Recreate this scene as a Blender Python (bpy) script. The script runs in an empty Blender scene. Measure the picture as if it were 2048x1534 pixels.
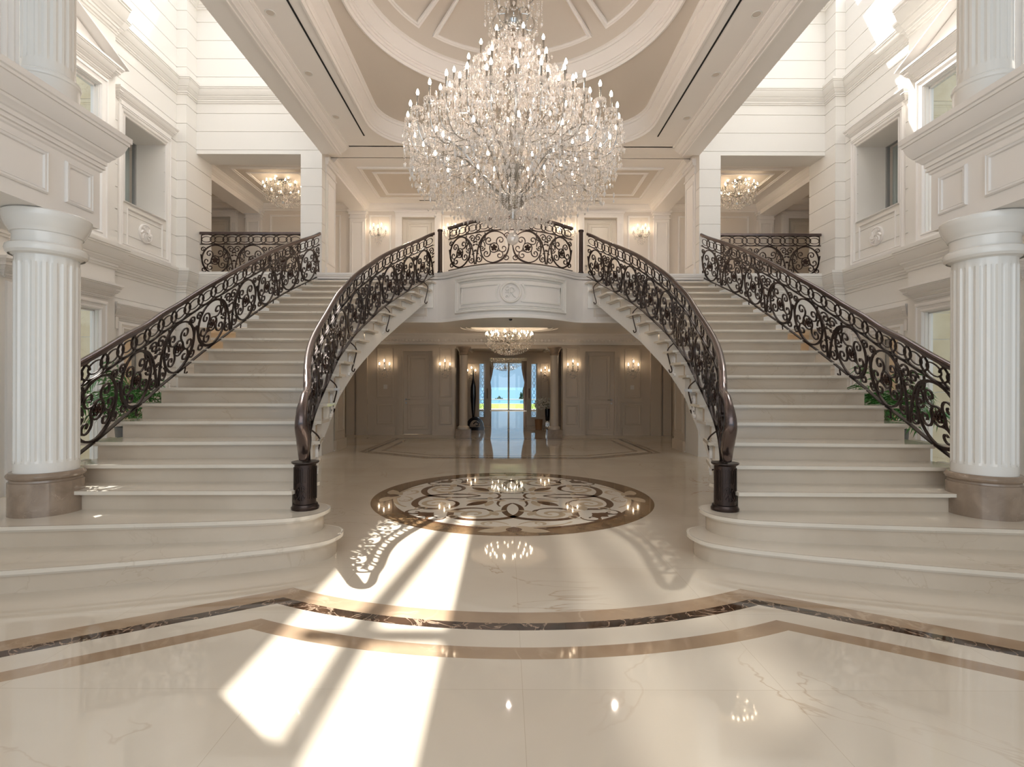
import bpy, bmesh, math, random
from mathutils import Vector, Matrix
random.seed(7)
PI = math.pi
sc = bpy.context.scene
COL = sc.collection
# ------------------------------------------------------------------ camera
F = 1022.0
cam_d = bpy.data.cameras.new('camera'); cam = bpy.data.objects.new('camera', cam_d); COL.objects.link(cam)
cam_d.sensor_width = 36.0; cam_d.lens = 36.0 * F / 2048.0
cam_d.shift_x = (1024 - 1012) / 2048.0; cam_d.shift_y = (772 - 767) / 2048.0
CX, CZ = -0.08, 1.39
cam.location = (CX, 0, CZ); cam.rotation_euler = (PI / 2, math.radians(-0.17), 0)
cam_d.clip_start = 0.05; cam_d.clip_end = 20000
sc.camera = cam
sc.view_settings.view_transform = 'Standard'; sc.view_settings.look = 'None'
sc.view_settings.gamma = 1; sc.view_settings.use_curve_mapping = False
sc.view_settings.exposure = 0.0
sc.cycles.max_bounces = 14; sc.cycles.diffuse_bounces = 7; sc.cycles.glossy_bounces = 5; sc.cycles.transparent_max_bounces = 24
# ------------------------------------------------------------------ world, sun, daylight and fill lamps
w = bpy.data.worlds.new('sky'); sc.world = w; w.use_nodes = True
nt = w.node_tree; nt.nodes.clear()
o = nt.nodes.new('ShaderNodeOutputWorld'); bg = nt.nodes.new('ShaderNodeBackground')
tc = nt.nodes.new('ShaderNodeTexCoord'); sx = nt.nodes.new('ShaderNodeSeparateXYZ')
cr = nt.nodes.new('ShaderNodeValToRGB')
nt.links.new(tc.outputs['Generated'], sx.inputs[0]); nt.links.new(sx.outputs['Z'], cr.inputs[0])
cr.color_ramp.elements[0].position = 0.0; cr.color_ramp.elements[0].color = (0.38, 0.62, 0.84, 1)
cr.color_ramp.elements[1].position = 0.5; cr.color_ramp.elements[1].color = (0.88, 0.93, 1.0, 1)
nt.links.new(cr.outputs[0], bg.inputs[0]); bg.inputs[1].default_value = 1.0
nt.links.new(bg.outputs[0], o.inputs[0])

def lamp(name, kind, loc, energy, color=(1, 1, 1), size=None, size_y=None, rot=None, direction=None, radius=None, spread=None):
    d = bpy.data.lights.new(name, kind); d.energy = energy; d.color = color
    if kind == 'AREA':
        d.shape = 'RECTANGLE'; d.size = size; d.size_y = size_y or size
        if spread: d.spread = spread
    if radius is not None and kind != 'AREA': d.shadow_soft_size = radius
    ob = bpy.data.objects.new(name, d); COL.objects.link(ob); ob.location = loc
    if rot: ob.rotation_euler = rot
    if direction is not None: ob.rotation_euler = Vector(direction).to_track_quat('-Z', 'Y').to_euler()
    return ob

SUN = (0.555, -0.475, -1.0)
s1 = lamp('sun_light', 'SUN', (-6, 9, 14), 13.5, (1.0, 0.97, 0.90), direction=SUN); s1.data.angle = math.radians(0.6)
# the sun thrown back by the tall side panes, weak and soft
s2 = lamp('reflected_sun', 'SUN', (6, 9, 14), 1.4, (1.0, 0.95, 0.86), direction=(-0.555, -0.475, -1.0)); s2.data.angle = math.radians(1.5)
for s in (-1, 1):   # daylight falling through the two roof lights
    a = lamp('rooflight_daylight', 'AREA', (s * 5.05, 7.4, 9.25), 38, (0.95, 0.97, 1.0), 2.4, 5.0, rot=(0, 0, 0), spread=math.radians(125))
# added fill lamps, the entrance one unseen behind the camera; gallery lamps are fittings
for s in (-1, 1):   # warm fill lamps added to brighten the dark side passages below the gallery
    lamp('passage_fill', 'POINT', (s * 6.6, 12.6, 2.2), 30, (1.0, 0.78, 0.55), radius=0.1)
for x in (-2.5, 0, 2.5):   # recessed lamps of the upper gallery
    lamp('gallery_lamp', 'AREA', (x, 12.0, 6.10), 18, (1.0, 0.88, 0.77), 0.07, 0.07, rot=(0, 0, 0))
for s in (-1, 1): lamp('side_room_fill', 'POINT', (s * 7.8, 9.3, 2.0), 14, (1.0, 0.86, 0.70), radius=0.1); lamp('side_room_fill', 'POINT', (s * 7.8, 9.3, 5.6), 5, (1.0, 0.9, 0.8), radius=0.1)  # added fill lamps brightening the small rooms behind the recessed windows
lamp('entrance_fill', 'AREA', (0, -3.2, 3.4), 178, (1.0, 0.97, 0.93), 8.0, 5.0, direction=(0, 1, 0.0))  # unseen area lamp added to fill the hall from the front

# ------------------------------------------------------------------ materials
def nodes_of(name):
    m = bpy.data.materials.new(name); m.use_nodes = True
    n = m.node_tree; return m, n, n.nodes['Principled BSDF'], n.links
def plain(name, col, rough=0.5, metal=0.0, spec=0.5, coat=0.0, bump=0.0, bscale=60, var=0.0, vscale=3.0):
    m, n, p, L = nodes_of(name)
    p.inputs['Base Color'].default_value = (*col, 1); p.inputs['Roughness'].default_value = rough
    p.inputs['Metallic'].default_value = metal; p.inputs['Specular IOR Level'].default_value = spec
    p.inputs['Coat Weight'].default_value = coat; p.inputs['Coat Roughness'].default_value = 0.05
    if bump or var:
        t = n.nodes.new('ShaderNodeTexCoord')
    if var:
        z = n.nodes.new('ShaderNodeTexNoise'); z.inputs['Scale'].default_value = vscale; z.inputs['Detail'].default_value = 4
        L.new(t.outputs['Object'], z.inputs['Vector'])
        mx = n.nodes.new('ShaderNodeMix'); mx.data_type = 'RGBA'
        mx.inputs['A'].default_value = (*[c * (1 - var) for c in col], 1); mx.inputs['B'].default_value = (*[min(1, c * (1 + var)) for c in col], 1)
        L.new(z.outputs['Fac'], mx.inputs['Factor']); L.new(mx.outputs['Result'], p.inputs['Base Color'])
    if bump:
        z = n.nodes.new('ShaderNodeTexNoise'); z.inputs['Scale'].default_value = bscale
        L.new(t.outputs['Object'], z.inputs['Vector'])
        b = n.nodes.new('ShaderNodeBump'); b.inputs['Strength'].default_value = bump; b.inputs['Distance'].default_value = 0.002
        L.new(z.outputs['Fac'], b.inputs['Height']); L.new(b.outputs[0], p.inputs['Normal'])
    return m
def marble(name, base, dark, vein, rough, vscale=1.2, veins=0.5, cloud=1.0, tiles=False, thresh=0.035):
    m, n, p, L = nodes_of(name)
    t = n.nodes.new('ShaderNodeTexCoord')
    z1 = n.nodes.new('ShaderNodeTexNoise'); z1.inputs['Scale'].default_value = vscale * 0.9; z1.inputs['Detail'].default_value = 6; z1.inputs['Distortion'].default_value = 0.6
    L.new(t.outputs['Object'], z1.inputs['Vector'])
    mx = n.nodes.new('ShaderNodeMix'); mx.data_type = 'RGBA'
    mr = n.nodes.new('ShaderNodeMapRange'); mr.inputs['From Min'].default_value = 0.35; mr.inputs['From Max'].default_value = 0.65; mr.inputs['To Max'].default_value = cloud
    L.new(z1.outputs['Fac'], mr.inputs['Value']); L.new(mr.outputs[0], mx.inputs['Factor'])
    mx.inputs['A'].default_value = (*base, 1); mx.inputs['B'].default_value = (*dark, 1)
    # thin branching veins: iso-line of a distorted noise
    z2 = n.nodes.new('ShaderNodeTexNoise'); z2.inputs['Scale'].default_value = vscale; z2.inputs['Detail'].default_value = 5; z2.inputs['Distortion'].default_value = 1.4
    L.new(t.outputs['Object'], z2.inputs['Vector'])
    s = n.nodes.new('ShaderNodeMath'); s.operation = 'SUBTRACT'; s.inputs[1].default_value = 0.5; L.new(z2.outputs['Fac'], s.inputs[0])
    ab = n.nodes.new('ShaderNodeMath'); ab.operation = 'ABSOLUTE'; L.new(s.outputs[0], ab.inputs[0])
    m2 = n.nodes.new('ShaderNodeMapRange'); m2.inputs['From Min'].default_value = 0.0; m2.inputs['From Max'].default_value = thresh; m2.inputs['To Min'].default_value = veins; m2.inputs['To Max'].default_value = 0
    L.new(ab.outputs[0], m2.inputs['Value'])
    z3 = n.nodes.new('ShaderNodeTexNoise'); z3.inputs['Scale'].default_value = vscale * 0.6; L.new(t.outputs['Object'], z3.inputs['Vector'])
    m3 = n.nodes.new('ShaderNodeMapRange'); m3.inputs['From Min'].default_value = 0.5; m3.inputs['From Max'].default_value = 0.62; L.new(z3.outputs['Fac'], m3.inputs['Value'])
    mu = n.nodes.new('ShaderNodeMath'); mu.operation = 'MULTIPLY'; L.new(m2.outputs[0], mu.inputs[0])
    if veins < 0.7: L.new(m3.outputs[0], mu.inputs[1])
    else: mu.inputs[1].default_value = 1
    mv = n.nodes.new('ShaderNodeMix'); mv.data_type = 'RGBA'; mv.inputs['B'].default_value = (*vein, 1)
    L.new(mu.outputs[0], mv.inputs['Factor']); L.new(mx.outputs['Result'], mv.inputs['A'])
    out = mv.outputs['Result']
    if tiles:
        b = n.nodes.new('ShaderNodeTexBrick'); b.offset = 0.0; b.squash = 1.0
        b.inputs['Scale'].default_value = 1.0; b.inputs['Brick Width'].default_value = 1.2; b.inputs['Row Height'].default_value = 0.78
        b.inputs['Mortar Size'].default_value = 0.0014; b.inputs['Mortar Smooth'].default_value = 0.2
        b.inputs['Color1'].default_value = (1, 1, 1, 1); b.inputs['Color2'].default_value = (0.965, 0.96, 0.95, 1); b.inputs['Mortar'].default_value = (0.80, 0.76, 0.70, 1)
        L.new(t.outputs['Object'], b.inputs['Vector'])
        ml = n.nodes.new('ShaderNodeMix'); ml.data_type = 'RGBA'; ml.blend_type = 'MULTIPLY'; ml.inputs['Factor'].default_value = 1
        L.new(out, ml.inputs['A']); L.new(b.outputs['Color'], ml.inputs['B']); out = ml.outputs['Result']
    L.new(out, p.inputs['Base Color'])
    p.inputs['Roughness'].default_value = rough; p.inputs['Specular IOR Level'].default_value = 0.5
    p.inputs['IOR'].default_value = 1.6
    return m
M = {}
M['wall'] = plain('white_stone_wall', (0.80, 0.775, 0.735), 0.55, bump=0.05, bscale=90, var=0.015, vscale=1.5)
M['trim'] = plain('white_lacquered_trim', (0.83, 0.80, 0.77), 0.42)
M['panel'] = plain('cream_wall_paint', (0.73, 0.675, 0.615), 0.5)
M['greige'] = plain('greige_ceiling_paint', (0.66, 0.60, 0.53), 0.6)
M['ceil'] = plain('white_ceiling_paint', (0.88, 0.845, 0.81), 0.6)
M['hall'] = plain('warm_shade_hall_paint', (0.62, 0.54, 0.445), 0.45)  # cream wall paint with the hall's warm dim light put into the colour
M['beige'] = plain('beige_column_stone', (0.52, 0.45, 0.37), 0.3)
M['door'] = plain('cream_door_lacquer', (0.68, 0.63, 0.55), 0.35)
M['column'] = plain('glossy_white_column_plaster', (0.81, 0.79, 0.75), 0.22, coat=0.3)
M['floor'] = marble('polished_cream_marble_floor', (0.735, 0.665, 0.565), (0.655, 0.575, 0.475), (0.40, 0.25, 0.13), 0.035, 0.8, 0.66, tiles=True, thresh=0.0075)
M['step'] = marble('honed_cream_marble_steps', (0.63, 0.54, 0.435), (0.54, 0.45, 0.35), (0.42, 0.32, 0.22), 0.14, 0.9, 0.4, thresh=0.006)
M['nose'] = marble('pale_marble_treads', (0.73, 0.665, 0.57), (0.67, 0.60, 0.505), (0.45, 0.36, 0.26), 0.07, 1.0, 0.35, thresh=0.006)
M['brown'] = marble('light_brown_marble', (0.36, 0.25, 0.165), (0.44, 0.32, 0.215), (0.62, 0.48, 0.34), 0.05, 3.0, 0.5, thresh=0.03)
M['dark'] = marble('dark_veined_marble', (0.030, 0.018, 0.012), (0.085, 0.045, 0.025), (0.50, 0.36, 0.26), 0.05, 5.0, 0.8, thresh=0.022)
M['plinth'] = marble('brown_marble_plinth', (0.25, 0.185, 0.135), (0.34, 0.26, 0.195), (0.52, 0.42, 0.33), 0.1, 7.0, 0.45, thresh=0.010)
M['ivory'] = marble('ivory_marble_inlay', (0.82, 0.77, 0.68), (0.80, 0.74, 0.65), (0.6, 0.5, 0.4), 0.035, 1.0, 0.2)
M['tan'] = marble('tan_marble_inlay', (0.55, 0.44, 0.31), (0.60, 0.49, 0.36), (0.7, 0.6, 0.45), 0.04, 4.0, 0.4)
M['umber'] = marble('umber_marble_inlay', (0.10, 0.05, 0.028), (0.16, 0.085, 0.045), (0.35, 0.22, 0.12), 0.04, 6.0, 0.5)
M['bronze'] = marble('bronze_marble_ring', (0.15, 0.09, 0.045), (0.24, 0.15, 0.08), (0.45, 0.3, 0.17), 0.04, 6.0, 0.5, thresh=0.03)
M['iron'] = plain('dark_bronze_wrought_iron', (0.05, 0.034, 0.029), 0.30, metal=0.75, spec=0.6, var=0.2, vscale=20)
M['rail'] = plain('polished_dark_handrail', (0.13, 0.10, 0.095), 0.2, metal=0.85, spec=0.7)
M['rosette'] = plain('dark_brown_iron_rosette', (0.045, 0.022, 0.015), 0.45, metal=0.5)
M['chrome'] = plain('polished_chrome', (0.55, 0.54, 0.52), 0.15, metal=1.0)
M['sleeve'] = plain('grey_candle_sleeve', (0.42, 0.40, 0.37), 0.25, metal=0.9)
M['black'] = plain('black_plastic', (0.012, 0.012, 0.014), 0.3)
M['vent'] = plain('black_vent_slot', (0.008, 0.008, 0.008), 0.8)
M['stone'] = marble('yellow_travertine_blocks', (0.66, 0.56, 0.38), (0.76, 0.68, 0.52), (0.50, 0.38, 0.22), 0.8, 2.5, 0.5, thresh=0.02)
M['leaf'] = plain('green_palm_leaf', (0.035, 0.16, 0.022), 0.38, var=0.35, vscale=5)
M['stem'] = plain('palm_stem', (0.10, 0.14, 0.04), 0.6)
M['pot'] = plain('grey_planter', (0.16, 0.16, 0.165), 0.5)
M['soil'] = plain('dark_soil', (0.03, 0.02, 0.015), 0.9)
M['grass'] = plain('lawn_grass', (0.20, 0.30, 0.035), 0.9, var=0.25, vscale=2)
M['water'] = plain('pool_water', (0.12, 0.42, 0.62), 0.08)
M['sea'] = plain('sea_water', (0.07, 0.20, 0.33), 0.35)
M['terrace'] = plain('pale_terrace_paving', (0.75, 0.70, 0.62), 0.4)
M['tree'] = plain('dark_cypress_foliage', (0.02, 0.06, 0.02), 0.8, var=0.3, vscale=8)
M['curtain'] = plain('mauve_curtain', (0.24, 0.18, 0.17), 0.8)
M['drape'] = plain('pale_grey_curtain', (0.42, 0.44, 0.41), 0.8)
M['frame'] = plain('grey_window_frame', (0.30, 0.295, 0.29), 0.4)
M['wood'] = plain('warm_brown_wood', (0.32, 0.17, 0.08), 0.4, var=0.2, vscale=8)
M['flower'] = plain('white_blossom', (0.80, 0.76, 0.68), 0.7)
M['ebony'] = plain('black_polished_sculpture', (0.008, 0.007, 0.010), 0.12)
M['plastic'] = plain('white_lamp_ring', (0.78, 0.76, 0.72), 0.4)
def emit(name, col, s):
    m, n, p, L = nodes_of(name)
    p.inputs['Base Color'].default_value = (*col, 1)
    p.inputs['Emission Color'].default_value = (*col, 1); p.inputs['Emission Strength'].default_value = s
    return m
M['bulb'] = emit('lit_candle_bulb', (1.0, 0.81, 0.66), 55.0)
M['bulb_small'] = emit('lit_small_candle_bulb', (1.0, 0.78, 0.54), 42.0)
def glass(name, tint, mixw, rough=0.0):
    m = bpy.data.materials.new(name); m.use_nodes = True; n = m.node_tree; n.nodes.clear(); L = n.links
    o = n.nodes.new('ShaderNodeOutputMaterial'); t = n.nodes.new('ShaderNodeBsdfTransparent'); g = n.nodes.new('ShaderNodeBsdfGlossy')
    g.inputs['Roughness'].default_value = rough; t.inputs['Color'].default_value = (*tint, 1); g.inputs['Color'].default_value = (1, 1, 1, 1)
    mx = n.nodes.new('ShaderNodeMixShader'); fr = n.nodes.new('ShaderNodeLayerWeight'); pw = n.nodes.new('ShaderNodeMath'); pw.operation = 'POWER'; pw.inputs[1].default_value = 5
    a = n.nodes.new('ShaderNodeMath'); a.operation = 'ADD'; a.use_clamp = True; a.inputs[1].default_value = mixw + 0.04
    L.new(fr.outputs['Facing'], pw.inputs[0]); L.new(pw.outputs[0], a.inputs[0]); L.new(a.outputs[0], mx.inputs['Fac'])
    L.new(t.outputs[0], mx.inputs[1]); L.new(g.outputs[0], mx.inputs[2]); L.new(mx.outputs[0], o.inputs[0])
    return m
M['glass'] = glass('window_glass', (0.95, 0.97, 0.98), 0.0)
def crystal_mat():
    m = bpy.data.materials.new('cut_crystal'); m.use_nodes = True; n = m.node_tree; n.nodes.clear(); L = n.links
    o = n.nodes.new('ShaderNodeOutputMaterial'); t = n.nodes.new('ShaderNodeBsdfTransparent'); g = n.nodes.new('ShaderNodeBsdfGlossy')
    d = n.nodes.new('ShaderNodeBsdfTranslucent'); d2 = n.nodes.new('ShaderNodeBsdfDiffuse'); t.inputs['Color'].default_value = (0.97, 0.96, 0.95, 1)
    g.inputs['Roughness'].default_value = 0.06; g.inputs['Color'].default_value = (1, 0.98, 0.96, 1); d.inputs['Color'].default_value = (0.98, 0.95, 0.92, 1); d2.inputs['Color'].default_value = (0.98, 0.95, 0.92, 1)
    m0 = n.nodes.new('ShaderNodeMixShader'); m0.inputs['Fac'].default_value = 0.5
    L.new(d.outputs[0], m0.inputs[1]); L.new(d2.outputs[0], m0.inputs[2])
    m1 = n.nodes.new('ShaderNodeMixShader'); m1.inputs['Fac'].default_value = 0.66
    L.new(g.outputs[0], m1.inputs[1]); L.new(m0.outputs[0], m1.inputs[2])
    m2 = n.nodes.new('ShaderNodeMixShader'); lw = n.nodes.new('ShaderNodeLayerWeight'); lw.inputs['Blend'].default_value = 0.45
    mr = n.nodes.new('ShaderNodeMapRange'); mr.inputs['To Min'].default_value = 0.42; mr.inputs['To Max'].default_value = 0.95
    L.new(lw.outputs['Facing'], mr.inputs['Value']); L.new(mr.outputs[0], m2.inputs['Fac'])
    L.new(t.outputs[0], m2.inputs[1]); L.new(m1.outputs[0], m2.inputs[2]); L.new(m2.outputs[0], o.inputs[0])
    return m
M['crystal'] = crystal_mat()

# ------------------------------------------------------------------ helpers
class MB:
    def __init__(s): s.v = []; s.f = []; s.m = []
    def add(s, vs, fs, mat=0):
        b = len(s.v); s.v.extend(vs); s.f.extend([tuple(b + i for i in f) for f in fs]); s.m.extend([mat] * len(fs)); return s
    def box(s, x0, x1, y0, y1, z0, z1, mat=0):
        x0, x1 = min(x0, x1), max(x0, x1); y0, y1 = min(y0, y1), max(y0, y1)
        return s.add([(x0, y0, z0), (x1, y0, z0), (x1, y1, z0), (x0, y1, z0), (x0, y0, z1), (x1, y0, z1), (x1, y1, z1), (x0, y1, z1)],
                     [(0, 3, 2, 1), (4, 5, 6, 7), (0, 1, 5, 4), (1, 2, 6, 5), (2, 3, 7, 6), (3, 0, 4, 7)], mat)
    def prism(s, poly, z0, z1, mat=0, mp=None):
        n = len(poly); mp = mp or (lambda a, b, c: (a, b, c))
        g0 = z0 if callable(z0) else (lambda i: z0); g1 = z1 if callable(z1) else (lambda i: z1)
        vs = [mp(p[0], p[1], g0(i)) for i, p in enumerate(poly)] + [mp(p[0], p[1], g1(i)) for i, p in enumerate(poly)]
        return s.add(vs, [tuple(range(n - 1, -1, -1)), tuple(range(n, 2 * n))] + [(i, (i + 1) % n, n + (i + 1) % n, n + i) for i in range(n)], mat)
    def sweep(s, pts, prof, mp=None, closed=False, mat=0, prof_closed=True, wf=None):
        """profile (offset to the left of travel, height) carried along a 2D path; mp maps (a, b, h) to 3D"""
        mp = mp or (lambda a, b, c: (a, b, c)); n = len(pts); k = len(prof); vs = []
        for i in range(n):
            p = pts[i]
            a = pts[i - 1] if (i > 0 or closed) else None; b = pts[(i + 1) % n] if (i < n - 1 or closed) else None
            def nrm(u, v):
                dx, dy = v[0] - u[0], v[1] - u[1]; l = math.hypot(dx, dy) or 1e-9; return (-dy / l, dx / l)
            if a is None: nn = nrm(p, b); sc_ = 1
            elif b is None: nn = nrm(a, p); sc_ = 1
            else:
                n1, n2 = nrm(a, p), nrm(p, b); mx, my = n1[0] + n2[0], n1[1] + n2[1]; l = math.hypot(mx, my)
                if l < 1e-6: nn = n1; sc_ = 1
                else:
                    nn = (mx / l, my / l); sc_ = min(2.5, 1 / max(0.2, nn[0] * n1[0] + nn[1] * n1[1]))
            wk = wf(i / (n - 1)) if wf else 1.0
            for (q, h) in prof: vs.append(mp(p[0] + nn[0] * q * sc_ * wk, p[1] + nn[1] * q * sc_ * wk, h))
        fs = []
        kk = k if prof_closed else k - 1
        for i in range(n if closed else n - 1):
            j = (i + 1) % n
            for q in range(kk): r = (q + 1) % k; fs.append((i * k + q, j * k + q, j * k + r, i * k + r))
        if not closed and prof_closed: fs.append(tuple(range(k))); fs.append(tuple(range((n - 1) * k + k - 1, (n - 1) * k - 1, -1)))
        return s.add(vs, fs, mat)
    def lathe(s, prof, c, n=32, mat=0, cap=False, sx=1.0, sy=1.0, mod=None):
        vs = []; k = len(prof)
        for i in range(n):
            t = 2 * PI * i / n
            for (r, z) in prof:
                rr = mod(r, z, i) if mod else r
                vs.append((c[0] + rr * math.cos(t) * sx, c[1] + rr * math.sin(t) * sy, c[2] + z))
        fs = [(i * k + q, ((i + 1) % n) * k + q, ((i + 1) % n) * k + q + 1, i * k + q + 1) for i in range(n) for q in range(k - 1)]
        if cap: fs.append(tuple(i * k for i in range(n - 1, -1, -1))); fs.append(tuple(i * k + k - 1 for i in range(n)))
        return s.add(vs, fs, mat)
    def tube(s, pts, r, n=6, mat=0, rf=None):
        pts = [Vector(p) for p in pts]; vs = []; up0 = None
        for i, p in enumerate(pts):
            t = (pts[min(i + 1, len(pts) - 1)] - pts[max(i - 1, 0)])
            if t.length < 1e-9: t = Vector((0, 0, 1))
            t.normalize()
            if up0 is None: up0 = Vector((0, 0, 1)) if abs(t.z) < 0.9 else Vector((1, 0, 0))
            a = t.cross(up0)
            if a.length < 1e-4: a = t.cross(Vector((0, 1, 0)))
            a.normalize(); b = a.cross(t); up0 = b
            rr = rf(i / (len(pts) - 1)) if rf else r
            for k in range(n):
                c = 2 * PI * k / n; vs.append(tuple(p + a * (math.cos(c) * rr) + b * (math.sin(c) * rr)))
        m = len(pts)
        fs = [(i * n + k, (i + 1) * n + k, (i + 1) * n + (k + 1) % n, i * n + (k + 1) % n) for i in range(m - 1) for k in range(n)]
        fs += [tuple(range(n - 1, -1, -1)), tuple(range((m - 1) * n, m * n))]
        return s.add(vs, fs, mat)
    def octa(s, c, rx, rz, rt=None, mat=0, n=4, a0=0.0):
        rt = rt if rt is not None else rz
        vs = [(c[0], c[1], c[2] + rt)] + [(c[0] + rx * math.cos(a0 + 2 * PI * k / n), c[1] + rx * math.sin(a0 + 2 * PI * k / n), c[2]) for k in range(n)] + [(c[0], c[1], c[2] - rz)]
        return s.add(vs, [(0, 1 + k, 1 + (k + 1) % n) for k in range(n)] + [(n + 1, 1 + (k + 1) % n, 1 + k) for k in range(n)], mat)
    def build(s, name, mats, parent=None, smooth=True, angle=35, clean=True, loc=None):
        me = bpy.data.meshes.new(name)
        if loc is not None: s.v = [(a - loc[0], b - loc[1], c - loc[2]) for a, b, c in s.v]
        me.from_pydata(s.v, [], s.f)
        for m in (mats if isinstance(mats, (list, tuple)) else [mats]): me.materials.append(M[m])
        if clean:
            bm = bmesh.new(); bm.from_mesh(me)
            for f, mi in zip(bm.faces, s.m): f.material_index = mi
            bmesh.ops.recalc_face_normals(bm, faces=bm.faces); bm.to_mesh(me); bm.free()
        else: me.polygons.foreach_set('material_index', s.m)
        if smooth:
            me.polygons.foreach_set('use_smooth', [True] * len(me.polygons)); me.set_sharp_from_angle(angle=math.radians(angle))
        ob = bpy.data.objects.new(name, me); COL.objects.link(ob)
        if loc is not None: ob.location = loc
        if parent is not None: ob.parent = parent
        return ob

def tag(o, label, cat, group=None):
    o['label'] = label; o['category'] = cat
    if group: o['group'] = group
    return o
def struct(o): o['kind'] = 'structure'; return o
def thing(name, label, cat, loc=(0, 0, 0), rz=0, group=None):
    o = bpy.data.objects.new(name, None); COL.objects.link(o); o.location = loc; o.rotation_euler = (0, 0, rz); o.empty_display_size = 0.1
    return tag(o, label, cat, group)
def copy_tree(o, parent=None):
    c = o.copy(); COL.objects.link(c); c.parent = parent
    for ch in list(o.children): copy_tree(ch, c)
    return c
RECT = lambda w, t0, t1: [(-w / 2, t0), (w / 2, t0), (w / 2, t1), (-w / 2, t1)]
def frame_prof(w, h):
    return [(0, 0), (0, h * .55), (w * .12, h * .8), (w * .22, h), (w * .36, h), (w * .42, h * .72), (w * .7, h * .55), (w * .78, h * .78), (w * .9, h * .7), (w, h * .3), (w, 0)]
def frame(mb, u0, u1, v0, v1, mp, w=0.05, h=0.02, mat=0):
    u0, u1 = min(u0, u1), max(u0, u1)
    mb.sweep([(u0, v0), (u1, v0), (u1, v1), (u0, v1)], frame_prof(w, h), mp, closed=True, mat=mat)   # offset goes inwards
def cornice_prof(p, h):
    """(projection, height) of a classical cornice hanging below its top edge"""
    return [(0, 0), (.10 * p, 0), (.14 * p, .05 * h), (.14 * p, .09 * h), (.22 * p, .10 * h), (.22 * p, .20 * h), (.30 * p, .22 * h), (.36 * p, .28 * h), (.48 * p, .34 * h), (.50 * p, .40 * h), (.56 * p, .41 * h),
            (.62 * p, .46 * h), (.74 * p, .56 * h), (.84 * p, .72 * h), (.86 * p, .76 * h), (.92 * p, .77 * h), (.92 * p, .84 * h), (p, .86 * h), (p, h), (0, h)]
def cornice(mb, path, z0, p, h, mp2=None, mat=0):
    mb.sweep(path, [(q, z0 + k) for q, k in cornice_prof(p, h)], mp2, mat=mat)
def catmull(P, n=6, closed=False):
    out = []; N = len(P)
    for i in range(N if closed else N - 1):
        if closed: p0, p1, p2, p3 = P[i - 1], P[i], P[(i + 1) % N], P[(i + 2) % N]
        else: p0, p1, p2, p3 = P[max(i - 1, 0)], P[i], P[i + 1], P[min(i + 2, N - 1)]
        for k in range(n):
            t = k / n
            out.append(tuple(0.5 * ((2 * b) + (c - a) * t + (2 * a - 5 * b + 4 * c - d) * t * t + (3 * b - a - 3 * c + d) * t ** 3) for a, b, c, d in zip(p0, p1, p2, p3)))
    if not closed: out.append(tuple(P[-1]))
    return out
def spiral(cx, cy, r0, r1, a0, turns, n=22):
    """from radius r0 at angle a0 winding to r1 (turns may be negative)"""
    return [(cx + (r0 + (r1 - r0) * (t ** 0.8)) * math.cos(a0 + 2 * PI * turns * t), cy + (r0 + (r1 - r0) * (t ** 0.8)) * math.sin(a0 + 2 * PI * turns * t)) for t in [i / n for i in range(n + 1)]]
def arc(cx, cy, r, a0, a1, n=24, ry=None):
    ry = ry or r
    return [(cx + r * math.cos(a0 + (a1 - a0) * i / n), cy + ry * math.sin(a0 + (a1 - a0) * i / n)) for i in range(n + 1)]
def bez(p0, p1, p2, p3, n=14):
    return [tuple((1 - t) ** 3 * a + 3 * (1 - t) ** 2 * t * b + 3 * (1 - t) * t * t * c + t ** 3 * d for a, b, c, d in zip(p0, p1, p2, p3)) for t in [i / n for i in range(n + 1)]]
# ================================================================== SETTING
ZF = 3.57           # upper floor level
ZR = 9.3            # roof of the two light wells
JOINTS = [6.04 + 0.36 * k for k in range(-17, 10)]
def cellbox(mb, mp, u0, u1, z0, z1, n0, n1, mat=0):
    P = [mp(u, z, n) for n in (n0, n1) for (u, z) in ((u0, z0), (u1, z0), (u1, z1), (u0, z1))]
    mb.add(P, [(0, 3, 2, 1), (4, 5, 6, 7), (0, 1, 5, 4), (1, 2, 6, 5), (2, 3, 7, 6), (3, 0, 4, 7)], mat)
def wall(mb, mp, u0, u1, z0, z1, openings=(), depth=0.4, joints=None, mat=0):
    """wall slab in the (u, z) plane; n is the distance in front of its face; joints are real grooves"""
    us = sorted({u0, u1} | {x for o in openings for x in o[:2] if u0 < x < u1})
    zc = {z0, z1} | {x for o in openings for x in o[2:] if z0 < x < z1}
    js = set(j for j in (joints or []) if z0 + .03 < j < z1 - .03)
    zs = sorted(zc | js)
    for a, b in zip(zs, zs[1:]):
        if b - a < 1e-4: continue
        run = None
        for c, d in list(zip(us, us[1:])) + [(None, None)]:
            solid = c is not None and not any(o[0] <= (c + d) / 2 <= o[1] and o[2] <= (a + b) / 2 <= o[3] for o in openings)
            if solid: run = (run[0], d) if run else (c, d)
            if not solid and run:
                if joints:
                    cellbox(mb, mp, run[0], run[1], a, b, -depth, -0.012, mat)
                    cellbox(mb, mp, run[0], run[1], a + (.006 if a in js else 0), b - (.006 if b in js else 0), -0.0119, 0, mat)
                else: cellbox(mb, mp, run[0], run[1], a, b, -depth, 0, mat)
                run = None
def pier(mb, x0, x1, y0, y1, z0, z1, joints=JOINTS, mat=0):
    x0, x1 = min(x0, x1), max(x0, x1)
    mb.box(x0 + .012, x1 - .012, y0 + .012, y1 - .012, z0, z1, mat)
    zs = sorted({z0, z1} | {j for j in joints if z0 + .02 < j < z1 - .02})
    for a, b in zip(zs, zs[1:]): mb.box(x0, x1, y0, y1, a + (.006 if a != z0 else 0), b - (.006 if b != z1 else 0), mat)
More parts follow.
